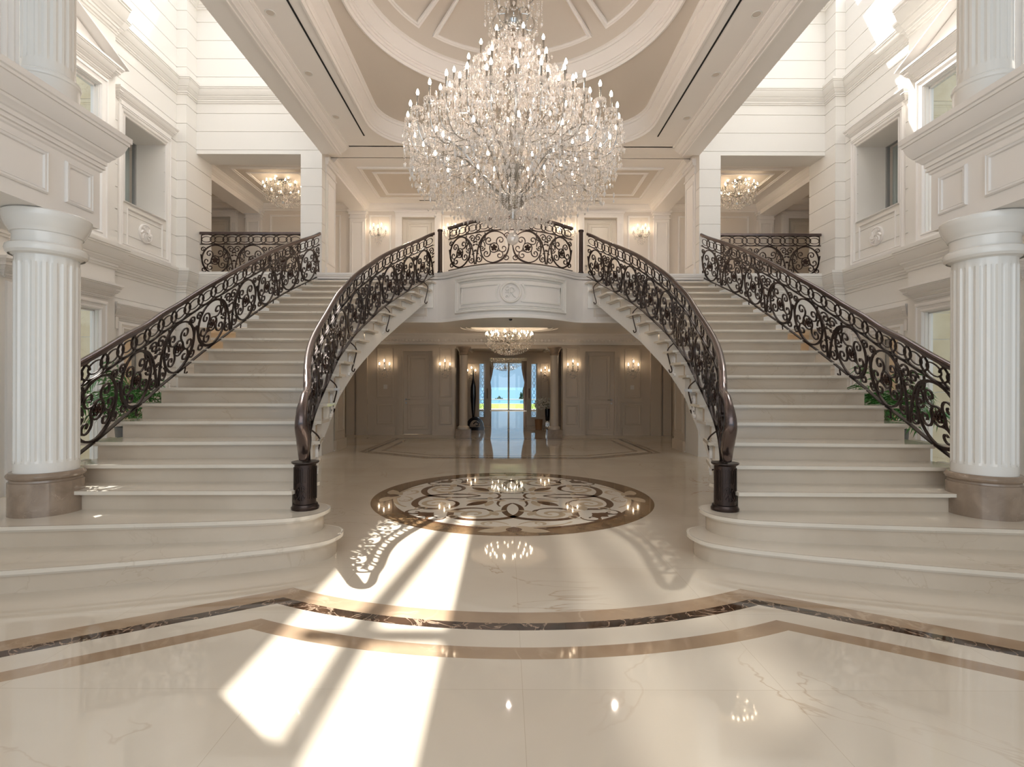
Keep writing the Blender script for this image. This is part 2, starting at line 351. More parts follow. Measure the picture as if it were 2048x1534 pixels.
def plate(mb, outer, holes, z, mat=0, mp=None):
    bm = bmesh.new()
    for loop in [outer] + list(holes):
        vs = [bm.verts.new((p[0], p[1], 0)) for p in loop]
        for i in range(len(vs)): bm.edges.new((vs[i], vs[(i + 1) % len(vs)]))
    bmesh.ops.triangle_fill(bm, use_beauty=True, use_dissolve=False, edges=bm.edges[:])
    bm.verts.index_update(); zf = z if callable(z) else (lambda x, y: z)
    mb.add([(v.co.x, v.co.y, zf(v.co.x, v.co.y)) for v in bm.verts], [tuple(v.index for v in f.verts) for f in bm.faces], mat); bm.free()
def rrect(x0, x1, y0, y1, r, n=10):
    P = []
    for cx, cy, a in ((x1 - r, y0 + r, -PI / 2), (x1 - r, y1 - r, 0), (x0 + r, y1 - r, PI / 2), (x0 + r, y0 + r, PI)):
        P += [(cx + r * math.cos(a + PI / 2 * i / n), cy + r * math.sin(a + PI / 2 * i / n)) for i in range(n + 1)]
    return P
SIDE = {-1: 'left', 1: 'right'}

# ---- floor
fl = MB(); fl.add([(-9, -3.5, 0), (9, -3.5, 0), (9, 14.9, 0), (-9, 14.9, 0), (-9, -3.5, -.3), (9, -3.5, -.3), (9, 14.9, -.3), (-9, 14.9, -.3)], [(0, 1, 2, 3), (7, 6, 5, 4), (0, 4, 5, 1), (1, 5, 6, 2), (2, 6, 7, 3), (3, 7, 4, 0)])
fl.box(-4.2, 4.2, 14.9, 29.2, -.3, 0)
struct(fl.build('floor', 'floor', smooth=False))
# ---- inlaid bands round the foreground
MC = (0.0, 6.46)
def bandline(r, xc, far):      # concentric arc between the two kinks, then straight lines running outwards and forwards
    a = math.asin(xc / r); pts = [(MC[0] + r * math.sin(-a + 2 * a * i / 40), MC[1] - r * math.cos(-a + 2 * a * i / 40)) for i in range(41)]
    y = pts[0][1]; k = 0.587
    return [(-far, y - (far - xc) * k)] + pts + [(far, y - (far - xc) * k)]
tb = MB()
def band(mb, ra, rb, z, mat):
    A, B = bandline(ra, 1.535, 4.2), bandline(rb, 1.535, 4.2); n = len(A)
    mb.add([(x, y, z) for x, y in A] + [(x, y, z) for x, y in B] + [(x, y, z - .004) for x, y in A] + [(x, y, z - .004) for x, y in B],
           [(i, i + 1, n + i + 1, n + i) for i in range(n - 1)] + [(i, 2 * n + i, 2 * n + i + 1, i + 1) for i in range(n - 1)] + [(n + i, n + i + 1, 3 * n + i + 1, 3 * n + i) for i in range(n - 1)], mat)
band(tb, 3.325, 3.468, 0.0006, 0); band(tb, 3.468, 3.553, 0.0006, 1); band(tb, 3.745, 3.862, 0.0006, 0)
struct(tb.build('trim_1', ['brown', 'dark'], smooth=False, clean=False))
# ---- inlaid border under the balcony
tb = MB(); HEX = [(-3.03, 10.75), (-1.57, 9.87), (1.57, 9.87), (3.03, 10.75), (2.95, 13.5), (-2.95, 13.5)]
for off, wd, mt in ((-.13, .10, 0), (0, .085, 1), (.28, .09, 0)):
    tb.sweep(HEX, [(off, .0006), (off + wd, .0006), (off + wd, -.003), (off, -.003)], None, closed=True, mat=mt)
struct(tb.build('trim_2', ['brown', 'dark'], smooth=False))
# ---- round medallion
med = MB()
def disc_ring(mb, r0, r1, z, mat, n=96):
    vs = [(MC[0] + r * math.sin(2 * PI * i / n), MC[1] + r * math.cos(2 * PI * i / n), z) for r in (r0, r1) for i in range(n)]
    mb.add(vs, [(i, (i + 1) % n, n + (i + 1) % n, n + i) for i in range(n)], mat)
med.add([(MC[0] + 1.47 * math.sin(2 * PI * i / 96), MC[1] + 1.47 * math.cos(2 * PI * i / 96), .0006) for i in range(96)], [tuple(range(96))], 0)
disc_ring(med, 1.46, 1.52, .0008, 1); disc_ring(med, 1.52, 1.73, .0008, 2)
def flat(mb, pts, w0, mat, z=.001, tip=0.25, wf=None):
    mb.sweep(pts, [(-w0 / 2, z), (w0 / 2, z), (w0 / 2, z - .0003), (-w0 / 2, z - .0003)], lambda a, b, c: (MC[0] + a, MC[1] + b, c), mat=mat,
             wf=wf or (lambda t: tip + (1 - tip) * math.sin(PI * min(1, max(0.02, t * 1.15))) ** 0.6 if t < .87 else tip + .35))
def rot(P, a, mir=1): c, s = math.cos(a), math.sin(a); return [((x * mir) * c - y * s, (x * mir) * s + y * c) for x, y in P]
def leafp(L, W, x, y, a): 
    P = [(L * t, W * math.sin(PI * t) ** .8) for t in [i / 8 for i in range(9)]] + [(L * t, -W * math.sin(PI * t) ** .8) for t in [i / 8 for i in range(7, 0, -1)]]
    c, s = math.cos(a), math.sin(a); return [(x + p * c - q * s, y + p * s + q * c) for p, q in P]
def leaf(mb, P, mat, z=.0012): mb.add([(MC[0] + x, MC[1] + y, z) for x, y in P], [tuple(range(len(P)))], mat)
for q in range(4):
    A = q * PI / 2
    for mir in (1, -1):
        S = bez((0, .40), (.13, .52), (.13, .88), (0, 1.03), 14)[:-1] + bez((0, 1.03), (-.16, 1.20), (-.62, 1.24), (-.70, .92), 14)[:-1] + spiral(-.43, .88, .27, .20, PI + .1, .52, 18)[1:]
        flat(med, rot(S, A, mir), .082, 1)
        flat(med, rot(spiral(-.42, .90, .20, .035, -.6, 1.35, 30), A, mir), .068, 3, z=.0014)
        leaf(med, rot(leafp(.20, .05, -.24, .80, 1.2), A, mir), 3, .0016); leaf(med, rot(leafp(.17, .035, -.22, .82, -.4), A, mir), 3, .0017)
        flat(med, rot(bez((-.05, 1.34), (-.16, 1.16), (-.34, 1.22), (-.30, 1.34), 12), A, mir), .035, 3, z=.0015)
        flat(med, rot(bez((-.02, 1.46), (-.22, 1.44), (-.46, 1.40), (-.60, 1.22), 12), A, mir), .05, 3, z=.0015)
        flat(med, rot(spiral(-.26, 1.29, .085, .02, 1.4, 1.1, 16), A, mir), .026, 3, z=.0016)
        leaf(med, rot(leafp(.34, .075, -.02, 1.50, PI - .25), A, mir), 3)
        # corner curls on the diagonals
        flat(med, rot(spiral(-.84, 1.08, .13, .03, -.3, 1.05, 18), A, mir), .035, 1, z=.0016)
        flat(med, rot(spiral(-.66, 1.02, .10, .02, 2.6, -1.0, 16), A, mir), .030, 3, z=.0016)
    leaf(med, rot(leafp(.19, .08, 0, 1.42, PI / 2), A), 1, .0018)
    leaf(med, rot(leafp(.22, .05, .02, 1.40, .5), A), 3, .0016); leaf(med, rot(leafp(.22, .05, -.02, 1.40, PI - .5), A), 3, .0016)
    flat(med, rot([(.14, .20), (.10, .17), (0, .15), (-.10, .17), (-.14, .20)], A), .035, 1, tip=.9)
    B = A + PI / 4
    leaf(med, rot(leafp(.34, .075, .42, 0, 0), B), 1, .0018)
    for k in (1, -1):
        leaf(med, rot(leafp(.30, .05, .36, .02 * k, .55 * k), B), 3, .0016); leaf(med, rot(leafp(.16, .04, .34, .02 * k, 2.2 * k), B), 3, .0016)
        flat(med, rot(bez((.20, .0), (.30, .10 * k), (.46, .16 * k), (.50, .30 * k), 12), B), .034, 1)
        leaf(med, rot(leafp(.20, .05, 1.26, 0, .75 * k), B), 1, .0018); leaf(med, rot(leafp(.24, .05, 1.10, .03 * k, 2.3 * k), B), 3, .0016)
    leaf(med, rot(leafp(.22, .07, 1.22, 0, 0), B), 1, .0019)
ob = med.build('floor_medallion', ['ivory', 'umber', 'bronze', 'tan'], smooth=False, clean=False)
tag(ob, 'large round marble medallion with dark scrolls and bronze ring inlaid in the floor', 'floor medallion')

# ---- side walls of the hall with their windows
for s in (-1, 1):
    XM, XB, XP = 6.40, 6.30, 6.21
    mpM = lambda u, z, n, s=s: (s * (XM - n), u, z)
    mpB = lambda u, z, n, s=s: (s * (XB - n), u, z)
    W = MB(); ZW = 8.78
    wall(W, mpM, 8.12, 9.80, 0, ZW, [(8.44, 9.44, 0.0, 2.27), (8.44, 9.44, 4.44, 5.82)], .56, JOINTS)
    wall(W, mpB, -3.5, 8.12, 0, ZW, [(6.50, 7.78, 0.12, 2.53), (6.50, 7.78, 3.66, 5.96)], .10)
    pier(W, s * XP, s * (XM + .5), 9.78, 10.62, 0, ZR)
    # string course, upper cornice and top cornice stepping round the projections
    path = lambda dx=0: [(s * (XB), -3.5), (s * XB, 8.12), (s * XM, 8.12), (s * XM, 9.78), (s * XP, 9.78), (s * XP, 10.1), (s * 3.73, 10.1)]
    def go(P, z0, p, h): 
        P = P if s > 0 else P      # left of travel must be the room side
        W.sweep(P, [((q if s > 0 else -q), z0 + k) for q, k in cornice_prof(p, h)])
    P1 = path()
    go(P1, 3.22, .15, .38); go(P1, 6.95, .15, .30); W.box(s * 6.62, s * 6.8, -3.5, 10.6, ZW - .1, ZR)
    W.sweep([(s * XP, 9.78), (s * XP, 10.1), (s * 3.73, 10.1)], [((q if s > 0 else -q), 8.80 + k) for q, k in cornice_prof(.22, .30)])
    # heavier upper bay cornice
    W.sweep([(s * (XB - .02), -3.5), (s * (XB - .02), 8.10)], [((q if s > 0 else -q), 6.98 + k) for q, k in cornice_prof(.26, .40)])
    struct(W.build('wall_' + SIDE[s], 'wall', angle=30))
    # window surrounds on the main strip
    T = MB()
    frame(T, 8.30, 9.58, 3.64, 5.97, mpM, .09, .05); frame(T, 8.42, 9.46, 4.42, 5.84, mpM, .02, .03)
    T.sweep([(8.26, 0), (9.62, 0)], [(0, 0)] * 3, lambda a, b, c: mpM(a, 6.0, 0)) if False else None
    def lintel(u0, u1, z0, p, h, mp):
        pr = cornice_prof(p, h); P = [(u0, -.001), (u0, 0), (u1, 0), (u1, -.001)]
        T.sweep([(u0, .0), (u1, .0)], [(q, z0 + k) for q, k in pr], lambda a, b, c: mp(a, c, b))
        for u, sg in ((u0, -1), (u1, 1)):   # returns
            for (q0, k0), (q1, k1) in zip(pr[2:-2], pr[3:-1]):
                if k1 - k0 > 1e-4: cellbox(T, mp, min(u, u + sg * (q0 + q1) / 2 * .8), max(u, u + sg * (q0 + q1) / 2 * .8), z0 + k0, z0 + k1, 0, (q0 + q1) / 2)
    lintel(8.30, 9.58, 6.02, .12, .20, mpM)
    cellbox(T, mpM, 8.32, 9.56, 5.97, 6.03, 0, .045)
    frame(T, 8.50, 9.38, 3.72, 4.34, mpM, .022, .02)
    for k, (a, b) in enumerate(((8.44, 8.50), (9.38, 9.44))): pass
    lintel(8.24, 9.60, 2.48, .13, .24, mpM); frame(T, 8.30, 9.58, -.05, 2.42, mpM, .12, .05)
    for u in (8.22, 9.62): cellbox(T, mpM, u - .03, u + .03, 2.3, 2.48, 0, .06)
    # bay windows
    frame(T, 6.34, 7.94, 3.60, 6.12, mpB, .15, .06); frame(T, 6.34, 7.94, -.04, 2.68, mpB, .15, .06)
    lintel(6.32, 7.96, 6.16, .17, .22, mpB); lintel(6.32, 7.96, 2.72, .17, .24, mpB)
    # pediment
    pp = [(6.12, 6.40), (7.14, 6.80), (8.16, 6.40)]
    T.sweep(pp, [(0, 0), (.10, 0), (.10, .09), (.08, .11), (.065, .11), (.055, .16), (.02, .17), (0, .2), (-.012, .2), (-.012, 0)], mpB)
    T.prism([(6.2, 6.38), (8.08, 6.38), (7.14, 6.76)], 0, .035, 0, lambda a, b, c: mpB(a, b, c))
    struct(T.build('trim_%d' % (3 if s < 0 else 4), 'trim', angle=30))
    # carved round rosette on the panel
    R = MB()
    cy, cz = 8.94, 4.03
    mr = lambda a, b, c: mpM(cy + a, cz + b, c)
    ns = 40
    for (r0, h0), (r1, h1) in (((.165, 0), (.165, .02)), ((.165, .02), (.15, .028)), ((.15, .028), (.135, .015)), ((.135, .015), (.0, .02))):
        vs = [mr(r * math.cos(2 * PI * i / ns), r * math.sin(2 * PI * i / ns), h) for r, h in ((r0, h0), (max(r1, .001), h1)) for i in range(ns)]
        R.add(vs, [(i, (i + 1) % ns, ns + (i + 1) % ns, ns + i) for i in range(ns)])
    for k in range(8):
        a = k * PI / 4; pts = [((.02 + .105 * t) * math.cos(a + .9 * t), (.02 + .105 * t) * math.sin(a + .9 * t)) for t in [i / 8 for i in range(9)]]
        R.sweep(pts, [(-.028, .016), (-.012, .040), (.012, .036), (.028, .016)], mr, wf=lambda t: .35 + .75 * math.sin(PI * min(1, t * .85 + .1)))
    ob = R.build('wall_rosette', 'trim')
    tag(ob, 'small white carved round rosette on the panel under the recessed window of the %s wall' % SIDE[s], 'rosette', None)
    # glazing
    def window(n, x, u0, u1, z0, z1, mats=('frame', 'glass'), bars=()):
        G = MB(); mp = lambda u, z, nn: (s * (x - nn), u, z)
        for a, b, c, d in ((u0, u0 + .05, z0, z1), (u1 - .05, u1, z0, z1), (u0, u1, z0, z0 + .05), (u0, u1, z1 - .05, z1)): cellbox(G, mp, a, b, c, d, -.04, .02, 0)
        for u in bars: cellbox(G, mp, u - .015, u + .015, z0, z1, -.03, .01, 0)
        ob = struct(G.build('window_%d' % n, mats[0], smooth=False))
        P = MB(); cellbox(P, mp, u0 + .04, u1 - .04, z0 + .04, z1 - .04, -.012, -.004); g = P.build('window_glass', mats[1], ob, smooth=False)
        return ob
    b = 0 if s < 0 else 4
    window(b + 1, 6.94, 8.36, 9.46, 4.40, 5.86); window(b + 2, 6.37, 6.46, 7.82, .10, 2.56, ('trim', 'glass')); window(b + 3, 6.37, 6.46, 7.82, 3.64, 5.98, ('trim', 'glass'))
    window(b + 4, 6.94, 8.40, 9.46, 0.0, 2.30, ('frame', 'glass'), (8.94,))
    D = MB()
    for u0, u1 in ((8.46, 8.80), (9.06, 9.40)):
        D.sweep([(u0 + (u1 - u0) * i / 24, .02 * math.sin(i * 1.9)) for i in range(25)], [(-.004, 4.46), (.004, 4.46), (.004, 5.80), (-.004, 5.80)], lambda a, b2, c, s=s: (s * (7.04 - b2), a, c))
    ob = D.build('window_curtain', 'drape'); tag(ob, 'pale grey curtain hanging behind the recessed upper window of the %s wall' % SIDE[s], 'curtain')
    # small room behind the recessed windows and the stone house wall outside the bay
    K = MB(); K.box(s * 7.02, s * 8.4, 8.2, 8.28, 0, 8); K.box(s * 8.3, s * 8.4, 8.2, 10.6, 0, 8); K.box(s * 6.98, s * 8.4, 8.2, 10.6, 2.75, 2.95); K.box(s * 6.98, s * 8.4, 8.2, 10.6, 6.2, 6.35)
    struct(K.build('trim_%d' % (5 if s < 0 else 6), 'panel', smooth=False))
    K = MB(); mpO = lambda u, z, n, s=s: (s * (11.5 - n), u, z)
    wall(K, mpO, 2, 8.18, -.3, 7.4, [], .4, [0.05 + .42 * k for k in range(20)])
    for z in (3.05, 5.55): K.sweep([(s * 11.5, 2), (s * 11.5, 8.11)], [((q if s > 0 else -q), z + k) for q, k in cornice_prof(.12, .3)])
    mpE = lambda u, z, n, s=s: (s * u, 8.11 - n, z)
    for z in (3.05, 5.55): K.sweep([(s * 6.43, 8.11), (s * 11.5, 8.11)], [((-q if s > 0 else q), z + k) for q, k in cornice_prof(.12, .3)])
    wall(K, mpE, 6.43, 11.5, -.3, 8.2, [], .1, [0.05 + .42 * k for k in range(20)])
    struct(K.build('wall_outside_' + SIDE[s], 'stone', smooth=False))

# ---- wall at the far end of the light wells, with the openings of the upper gallery
Wb = MB(); mpF = lambda u, z, n: (u, 10.1 - n, z)
for s in (-1, 1):
    a, b = sorted((s * 3.73, s * 6.22))
    wall(Wb, mpF, a, b, 5.96, ZR, [], .5, JOINTS)
    a2, b2 = sorted((s * 4.15, s * 6.22)); o0, o1 = sorted((s * 4.75, s * 6.22))
    wall(Wb, mpF, a2, b2, 0, ZF, [(o0, o1, 0, 2.53)], .4, JOINTS)
    pier(Wb, s * 3.73, s * 4.15, 10.1, 10.85, 2.6, 5.96)
    pier(Wb, s * 3.73, s * 4.62, 10.84, 11.5, 0, 2.62)
    Wb.box(s * 3.73, s * 4.15, 10.12, 10.86, 0, 2.62)
    Wb.box(s * 3.70, s * 4.2, 10.83, 10.87, 0, .02)
struct(Wb.build('wall_back', 'wall', smooth=False))

# ---- central ceiling between the wells
Cc = MB()
for s in (-1, 1):
    Cc.box(s * 3.42, s * 3.73, -3.5, 10.1, 5.96, ZR)
    Cc.sweep([(s * 3.42, -3.5), (s * 3.42, 10.1)], [((q if s > 0 else -q), 5.93 + k) for q, k in cornice_prof(.22, .19)])
    Cc.sweep([(s * 3.38, -3.5), (s * 3.38, 10.1)], [(-.03, 5.945), (.03, 5.945), (.03, 6.0), (-.03, 6.0)])
RR = rrect(-2.62, 2.62, 2.95, 10.05, .95)
plate(Cc, [(-3.43, -3.5), (3.43, -3.5), (3.43, 10.12), (-3.43, 10.12)], [RR], 6.12)
Cc.sweep(RR, [(-.01, 6.13), (-.0, 6.085), (.03, 6.08), (.045, 6.12), (.06, 6.12), (.065, 6.15), (.09, 6.17), (.10, 6.30), (.13, 6.36), (.15, 6.36), (.155, 6.40), (.19, 6.41), (.2, 6.43)], closed=True, prof_closed=False)
nC = 96; circ = [(2.2 * math.cos(2 * PI * i / nC), 6.5 + 2.2 * math.sin(2 * PI * i / nC)) for i in range(nC)]
Cc.lathe([(2.22, .0), (2.23, -.04), (2.20, -.05), (2.185, -.01), (2.165, -.01), (2.16, .03), (2.14, .03), (2.135, .06), (2.12, .06), (2.10, .10), (2.07, .19), (2.06, .22), (2.04, .22), (2.035, .25), (2.0, .26)], (0, 6.5, 6.42), 96)
Cc.box(-3.43, 3.43, -3.5, 10.2, 7.6, 7.9)
struct(Cc.build('ceiling', 'ceil', angle=30))
Cg = MB()
plate(Cg, rrect(-2.44, 2.44, 3.12, 9.88, .8), [circ], 6.42)
dz = lambda r: 6.68 + .72 * (1 - (r / 2.0) ** 2) ** .8 if r < 2 else 6.68
Cg.lathe([(2.0 * (1 - i / 14), dz(2.0 * (1 - i / 14)) - 6.68) for i in range(15)], (0, 6.5, 6.68), 64)
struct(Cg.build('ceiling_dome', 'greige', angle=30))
Cr = MB()
for q in range(4):
    c0 = PI / 2 * q + PI / 2
    mpd = lambda a, b, c, c0=c0: ((b - c * .3) * math.cos(c0 + a / 1.3), 6.5 + (b - c * .3) * math.sin(c0 + a / 1.3), dz(b) - c)
    P = [( -.70 * 1.3 + 1.4 * 1.3 * i / 16, 1.86) for i in range(17)] + [(.62 * 1.3 * (1 - 0), .55)] + [(.62 * 1.3 - 1.24 * 1.3 * i / 8, .5) for i in range(9)]
    Cr.sweep(P, [(-.025, -.01), (-.025, .02), (-.01, .03), (.0, .015), (.02, .015), (.025, -.01)], mpd, closed=True)
struct(Cr.build('trim_7', 'ceil', angle=40))
# ---- upper gallery: ceiling, beams, back wall
G = MB()
G.box(-9, 9, 10.6, 13.5, 6.12, 6.4); G.box(-3.73, 3.73, 10.08, 10.62, 6.12, 6.4)
def rectframe(mb, x0, x1, y0, y1, z, w=.09, h=.035):
    frame(mb, x0, x1, y0, y1, lambda a, b, c: (a, b, z - c), w, h)
rectframe(G, -3.32, 3.32, 11.05, 12.86, 6.12); rectframe(G, -3.06, 3.06, 11.28, 12.62, 6.12)
for s in (-1, 1):
    rectframe(G, *sorted((s * 4.42, s * 6.1)), 11.05, 12.82, 6.12); rectframe(G, *sorted((s * 4.66, s * 5.86)), 11.3, 12.55, 6.12, .07)
    rectframe(G, *sorted((s * 7.1, s * 8.6)), 11.05, 12.82, 6.12)
    G.box(s * 3.73, s * 4.12, 10.85, 13.4, 5.92, 6.12); G.box(s * 6.5, s * 6.95, 10.6, 13.4, 5.86, 6.12)
    for x, d in ((3.73, 1), (4.12, -1), (6.5, 1), (6.95, -1)):
        dd = d * s; G.sweep([(s * x, 10.62), (s * x, 13.4)], [(q * dd if s > 0 else q * dd, 5.98 + k) for q, k in cornice_prof(.13, .14)])
G.sweep([(-9, 13.4), (9, 13.4)], [(-q, 5.96 + k) for q, k in cornice_prof(.16, .16)])
struct(G.build('ceiling_gallery', 'ceil', angle=30))
Gp = MB(); Gp.box(-3.24, 3.24, 11.13, 12.78, 6.105, 6.119)
for s in (-1, 1): Gp.box(s * 4.5, s * 6.02, 11.13, 12.74, 6.105, 6.119); Gp.box(s * 7.18, s * 8.52, 11.13, 12.74, 6.105, 6.119)
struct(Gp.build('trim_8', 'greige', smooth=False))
Gb = MB(); mpG = lambda u, z, n: (u, 13.4 - n, z)
DX = 2.385
wall(Gb, mpG, -9, 9, ZF, 6.12, [(-DX - .43, -DX + .43, ZF, 5.80), (DX - .43, DX + .43, ZF, 5.80), (-8.1, -7.3, ZF, 5.85), (7.3, 8.1, ZF, 5.85)], .3)
for s in (-1, 1): Gb.box(s * 8.9, s * 9.1, 10.6, 13.5, ZF, 6.2); Gb.box(s * 6.9, s * 9, 10.5, 10.62, ZF, 6.2)
struct(Gb.build('wall_gallery', 'panel', smooth=False))
Gt = MB()
def doorcase(mb, mp, xc, hw, z0, zt):
    for sgn in (-1, 1):
        a, b = sorted((xc + sgn * hw, xc + sgn * (hw + .17)))
        cellbox(mb, mp, a, b, z0, zt + .0, 0, .045)
        for k in range(4): cellbox(mb, mp, a + .025 + .034 * k, a + .043 + .034 * k, z0 + .12, zt - .16, .045, .056)
    cellbox(mb, mp, xc - hw - .17, xc + hw + .17, zt, zt + .06, 0, .05)
    for k, (e, h0, h1, p) in enumerate(((.17, .06, .10, .06), (.19, .10, .13, .085), (.21, .13, .155, .10))): cellbox(mb, mp, xc - hw - e, xc + hw + e, zt + h0, zt + h1, 0, p)
for s in (-1, 1):
    doorcase(Gt, mpG, s * DX, .43, ZF, 5.80); doorcase(Gt, mpG, s * 7.7, .4, ZF, 5.80)
    for x0, x1, top in ((3.10, 3.68, 5.86), (1.02, 1.76, 5.86), (4.42, 6.28, 5.86), (.06, .94, 5.86)):
        frame(Gt, *sorted((s * x0, s * x1)), ZF + .62, top, mpG, .05, .025); frame(Gt, *sorted((s * x0, s * x1)), ZF + .16, ZF + .52, mpG, .04, .02)
    for xc in (3.96, 6.68):
        a, b = s * xc - .2, s * xc + .2
        cellbox(Gt, mpG, a, b, ZF, 5.96, 0, .10); frame(Gt, a + .05, b - .05, ZF + .2, 5.66, lambda u, z, n: mpG(u, z, n + .10), .03, .015)
        for e, h0, h1 in ((.02, 5.74, 5.77), (.03, 5.84, 5.90), (.055, 5.90, 5.96)): cellbox(Gt, mpG, a - e, b + e, h0, h1, 0, .10 + e)
        cellbox(Gt, mpG, a - .02, b + .02, ZF, ZF + .14, 0, .12)
    # panelled inner faces of the piers
    mpI = lambda u, z, n, s=s: (s * (3.73 - n), u, z)
    cellbox(Gt, mpI, 10.3, 10.85, ZF, 5.96, 0, .02); frame(Gt, 10.36, 10.80, ZF + .3, 5.55, lambda u, z, n, s=s: mpI(u, z, n + .02), .035, .015)
    for e, h0, h1 in ((.02, 5.68, 5.71), (.04, 5.84, 5.90), (.06, 5.90, 5.98)): cellbox(Gt, mpI, 10.28, 10.87, h0, h1, 0, .02 + e)
    cellbox(Gt, mpI, 10.28, 10.87, ZF, ZF + .2, 0, .05)
cellbox(Gt, mpG, -9, 9, ZF, ZF + .12, 0, .03); cellbox(Gt, mpG, -9, 9, ZF + .55, ZF + .58, 0, .02)
struct(Gt.build('trim_9', 'trim', angle=30))
def door(n, mp, xc, hw, z0, zt, hside, depth=-.09, mat='door'):
    mpd = lambda u, z, nn: mp(u, z, nn + depth)
    D = MB(); cellbox(D, mpd, xc - hw, xc + hw, z0 + .005, zt, -.05, 0)
    H = zt - z0
    for a, b in ((z0 + .42 * H, zt - .10), (z0 + .14, z0 + .37 * H)):
        frame(D, xc - hw + .11, xc + hw - .11, a, b, mpd, .05, .018); frame(D, xc - hw + .20, xc + hw - .20, a + .09, b - .09, mpd, .03, .012)
    ob = struct(D.build('door_%d' % n, mat, angle=30))
    Hn = MB(); u = xc + hside * (hw - .07); zc = z0 + 1.0
    c = mpd(u, zc, 0); e = mpd(u, zc, .05); f = mpd(u - hside * .12, zc, .05)
    Hn.tube([c, e, f], .010, 8); Hn.tube([mpd(u, zc, 0), mpd(u, zc, .012)], .026, 12); Hn.tube([mpd(u, zc - .10, 0), mpd(u, zc - .10, .012)], .022, 12)
    h = Hn.build('door_handle', 'chrome', ob); h['label'] = 'chrome lever handle with round rose'
    return ob
door(1, mpG, -DX, .43, ZF, 5.80, 1); door(2, mpG, DX, .43, ZF, 5.80, -1); door(3, mpG, -7.7, .4, ZF, 5.85, 1); door(4, mpG, 7.7, .4, ZF, 5.85, -1)

# ---- gallery slab, bowed balcony front
BOW = [(-1.42, 9.95), (-1.25, 9.88), (-1.05, 9.70), (-.79, 9.47), (-.4, 9.25), (0, 9.18), (.4, 9.25), (.79, 9.47), (1.05, 9.70), (1.25, 9.88), (1.42, 9.95)]
BOWS = catmull(BOW, 5)
S = MB()
edge = [(-3.75, 9.95)] + BOWS + [(3.75, 9.95)]
S.prism(edge + [(3.75, 10.75), (-3.75, 10.75)], 2.62, 3.50, 0)
S.prism(edge + [(3.75, 13.4), (-3.75, 13.4)], 3.45, ZF - .001, 0)
for s in (-1, 1): S.box(s * 3.75, s * 9, 10.12, 13.4, 3.2, ZF - .001)
S.sweep(edge, [(0, 3.46), (-.03, 3.465), (-.035, 3.50), (-.06, 3.51), (-.065, 3.53), (-.075, 3.535), (-.08, 3.57), (0, 3.57)])
S.sweep(edge, [(0, 2.62), (-.02, 2.62), (-.02, 2.66), (-.01, 2.68), (0, 2.68)])
struct(S.build('trim_10', 'trim', angle=30))
S = MB(); S.prism([(x, y) for x, y in edge] + [(3.75, 13.4), (-3.75, 13.4)], ZF, ZF + .012, 0)
for s in (-1, 1): S.box(s * 3.75, s * 9, 10.14, 13.4, ZF, ZF + .012)
struct(S.build('floor_gallery', 'nose', smooth=False))
# arc-length mapping along the bow for its mouldings
def path_map(P):
    L = [0]
    for a, b in zip(P, P[1:]): L.append(L[-1] + math.hypot(b[0] - a[0], b[1] - a[1]))
    mid = L[-1] / 2
    def f(u, v, n):
        t = min(max(u + mid, 0), L[-1] - 1e-6); i = 0
        while L[i + 1] < t: i += 1
        k = (t - L[i]) / (L[i + 1] - L[i]); ax, ay = P[i]; bx, by = P[i + 1]
        dx, dy = (bx - ax), (by - ay); l = math.hypot(dx, dy)
        # smoothed normal
        def nn(j):
            j0, j1 = max(j - 1, 0), min(j + 1, len(P) - 1); ex, ey = P[j1][0] - P[j0][0], P[j1][1] - P[j0][1]; m = math.hypot(ex, ey); return ey / m, -ex / m
        n0, n1 = nn(i), nn(i + 1); nx, ny = n0[0] * (1 - k) + n1[0] * k, n0[1] * (1 - k) + n1[1] * k
        return (ax + dx * k + nx * n, ay + dy * k + ny * n, v)
    return f, L[-1]
fb, Lb = path_map(BOWS)
def dens(P, m=10):
    out = []
    for i in range(len(P)):
        a, b = P[i], P[(i + 1) % len(P)]; k = max(1, int(math.hypot(b[0] - a[0], b[1] - a[1]) / .08))
        out += [(a[0] + (b[0] - a[0]) * j / k, a[1] + (b[1] - a[1]) * j / k) for j in range(k)]
    return out
def framed(mb, P, w, h, mp): mb.sweep(dens(P), frame_prof(w, h), mp, closed=True)
BP = MB(); hw = 1.18
framed(BP, [(-hw, 2.74), (hw, 2.74), (hw, 3.40), (-hw, 3.40)], .075, .05, fb)
framed(BP, [(-hw + .10, 2.83), (hw - .10, 2.83), (hw - .10, 3.31), (-hw + .10, 3.31)], .02, .018, fb)
zc = 3.07
for s in (-1, 1):
    A = [(s * .27 + (0), 0)]; a0 = .98
    arcp = [(s * .265 * math.cos(t), zc + .235 * math.sin(t)) for t in [(.75) - 1.5 * i / 14 for i in range(15)]]
    P = [(s * 1.02, zc + .155), (s * .30, zc + .155)] 
    BP.sweep(dens([(s * 1.02, zc - .155), (s * 1.02, zc + .155)])[:-1] + [(s * 1.02, zc + .155)] , RECT(.03, 0, .022), lambda a, b, c: fb(a, b, c))
    for dzz in (-.155, .155): BP.sweep([(s * (1.02 - .80 * i / 12), zc + dzz) for i in range(13)], RECT(.03, 0, .022), fb)
    BP.sweep(arcp, RECT(.03, 0, .024), fb)
ring = [(.175 * math.cos(2 * PI * i / 40), zc + .175 * math.sin(2 * PI * i / 40)) for i in range(40)]
BP.sweep(ring, [(-.02, 0), (-.02, .03), (-.005, .045), (.012, .04), (.02, .02), (.02, 0)], fb, closed=True)
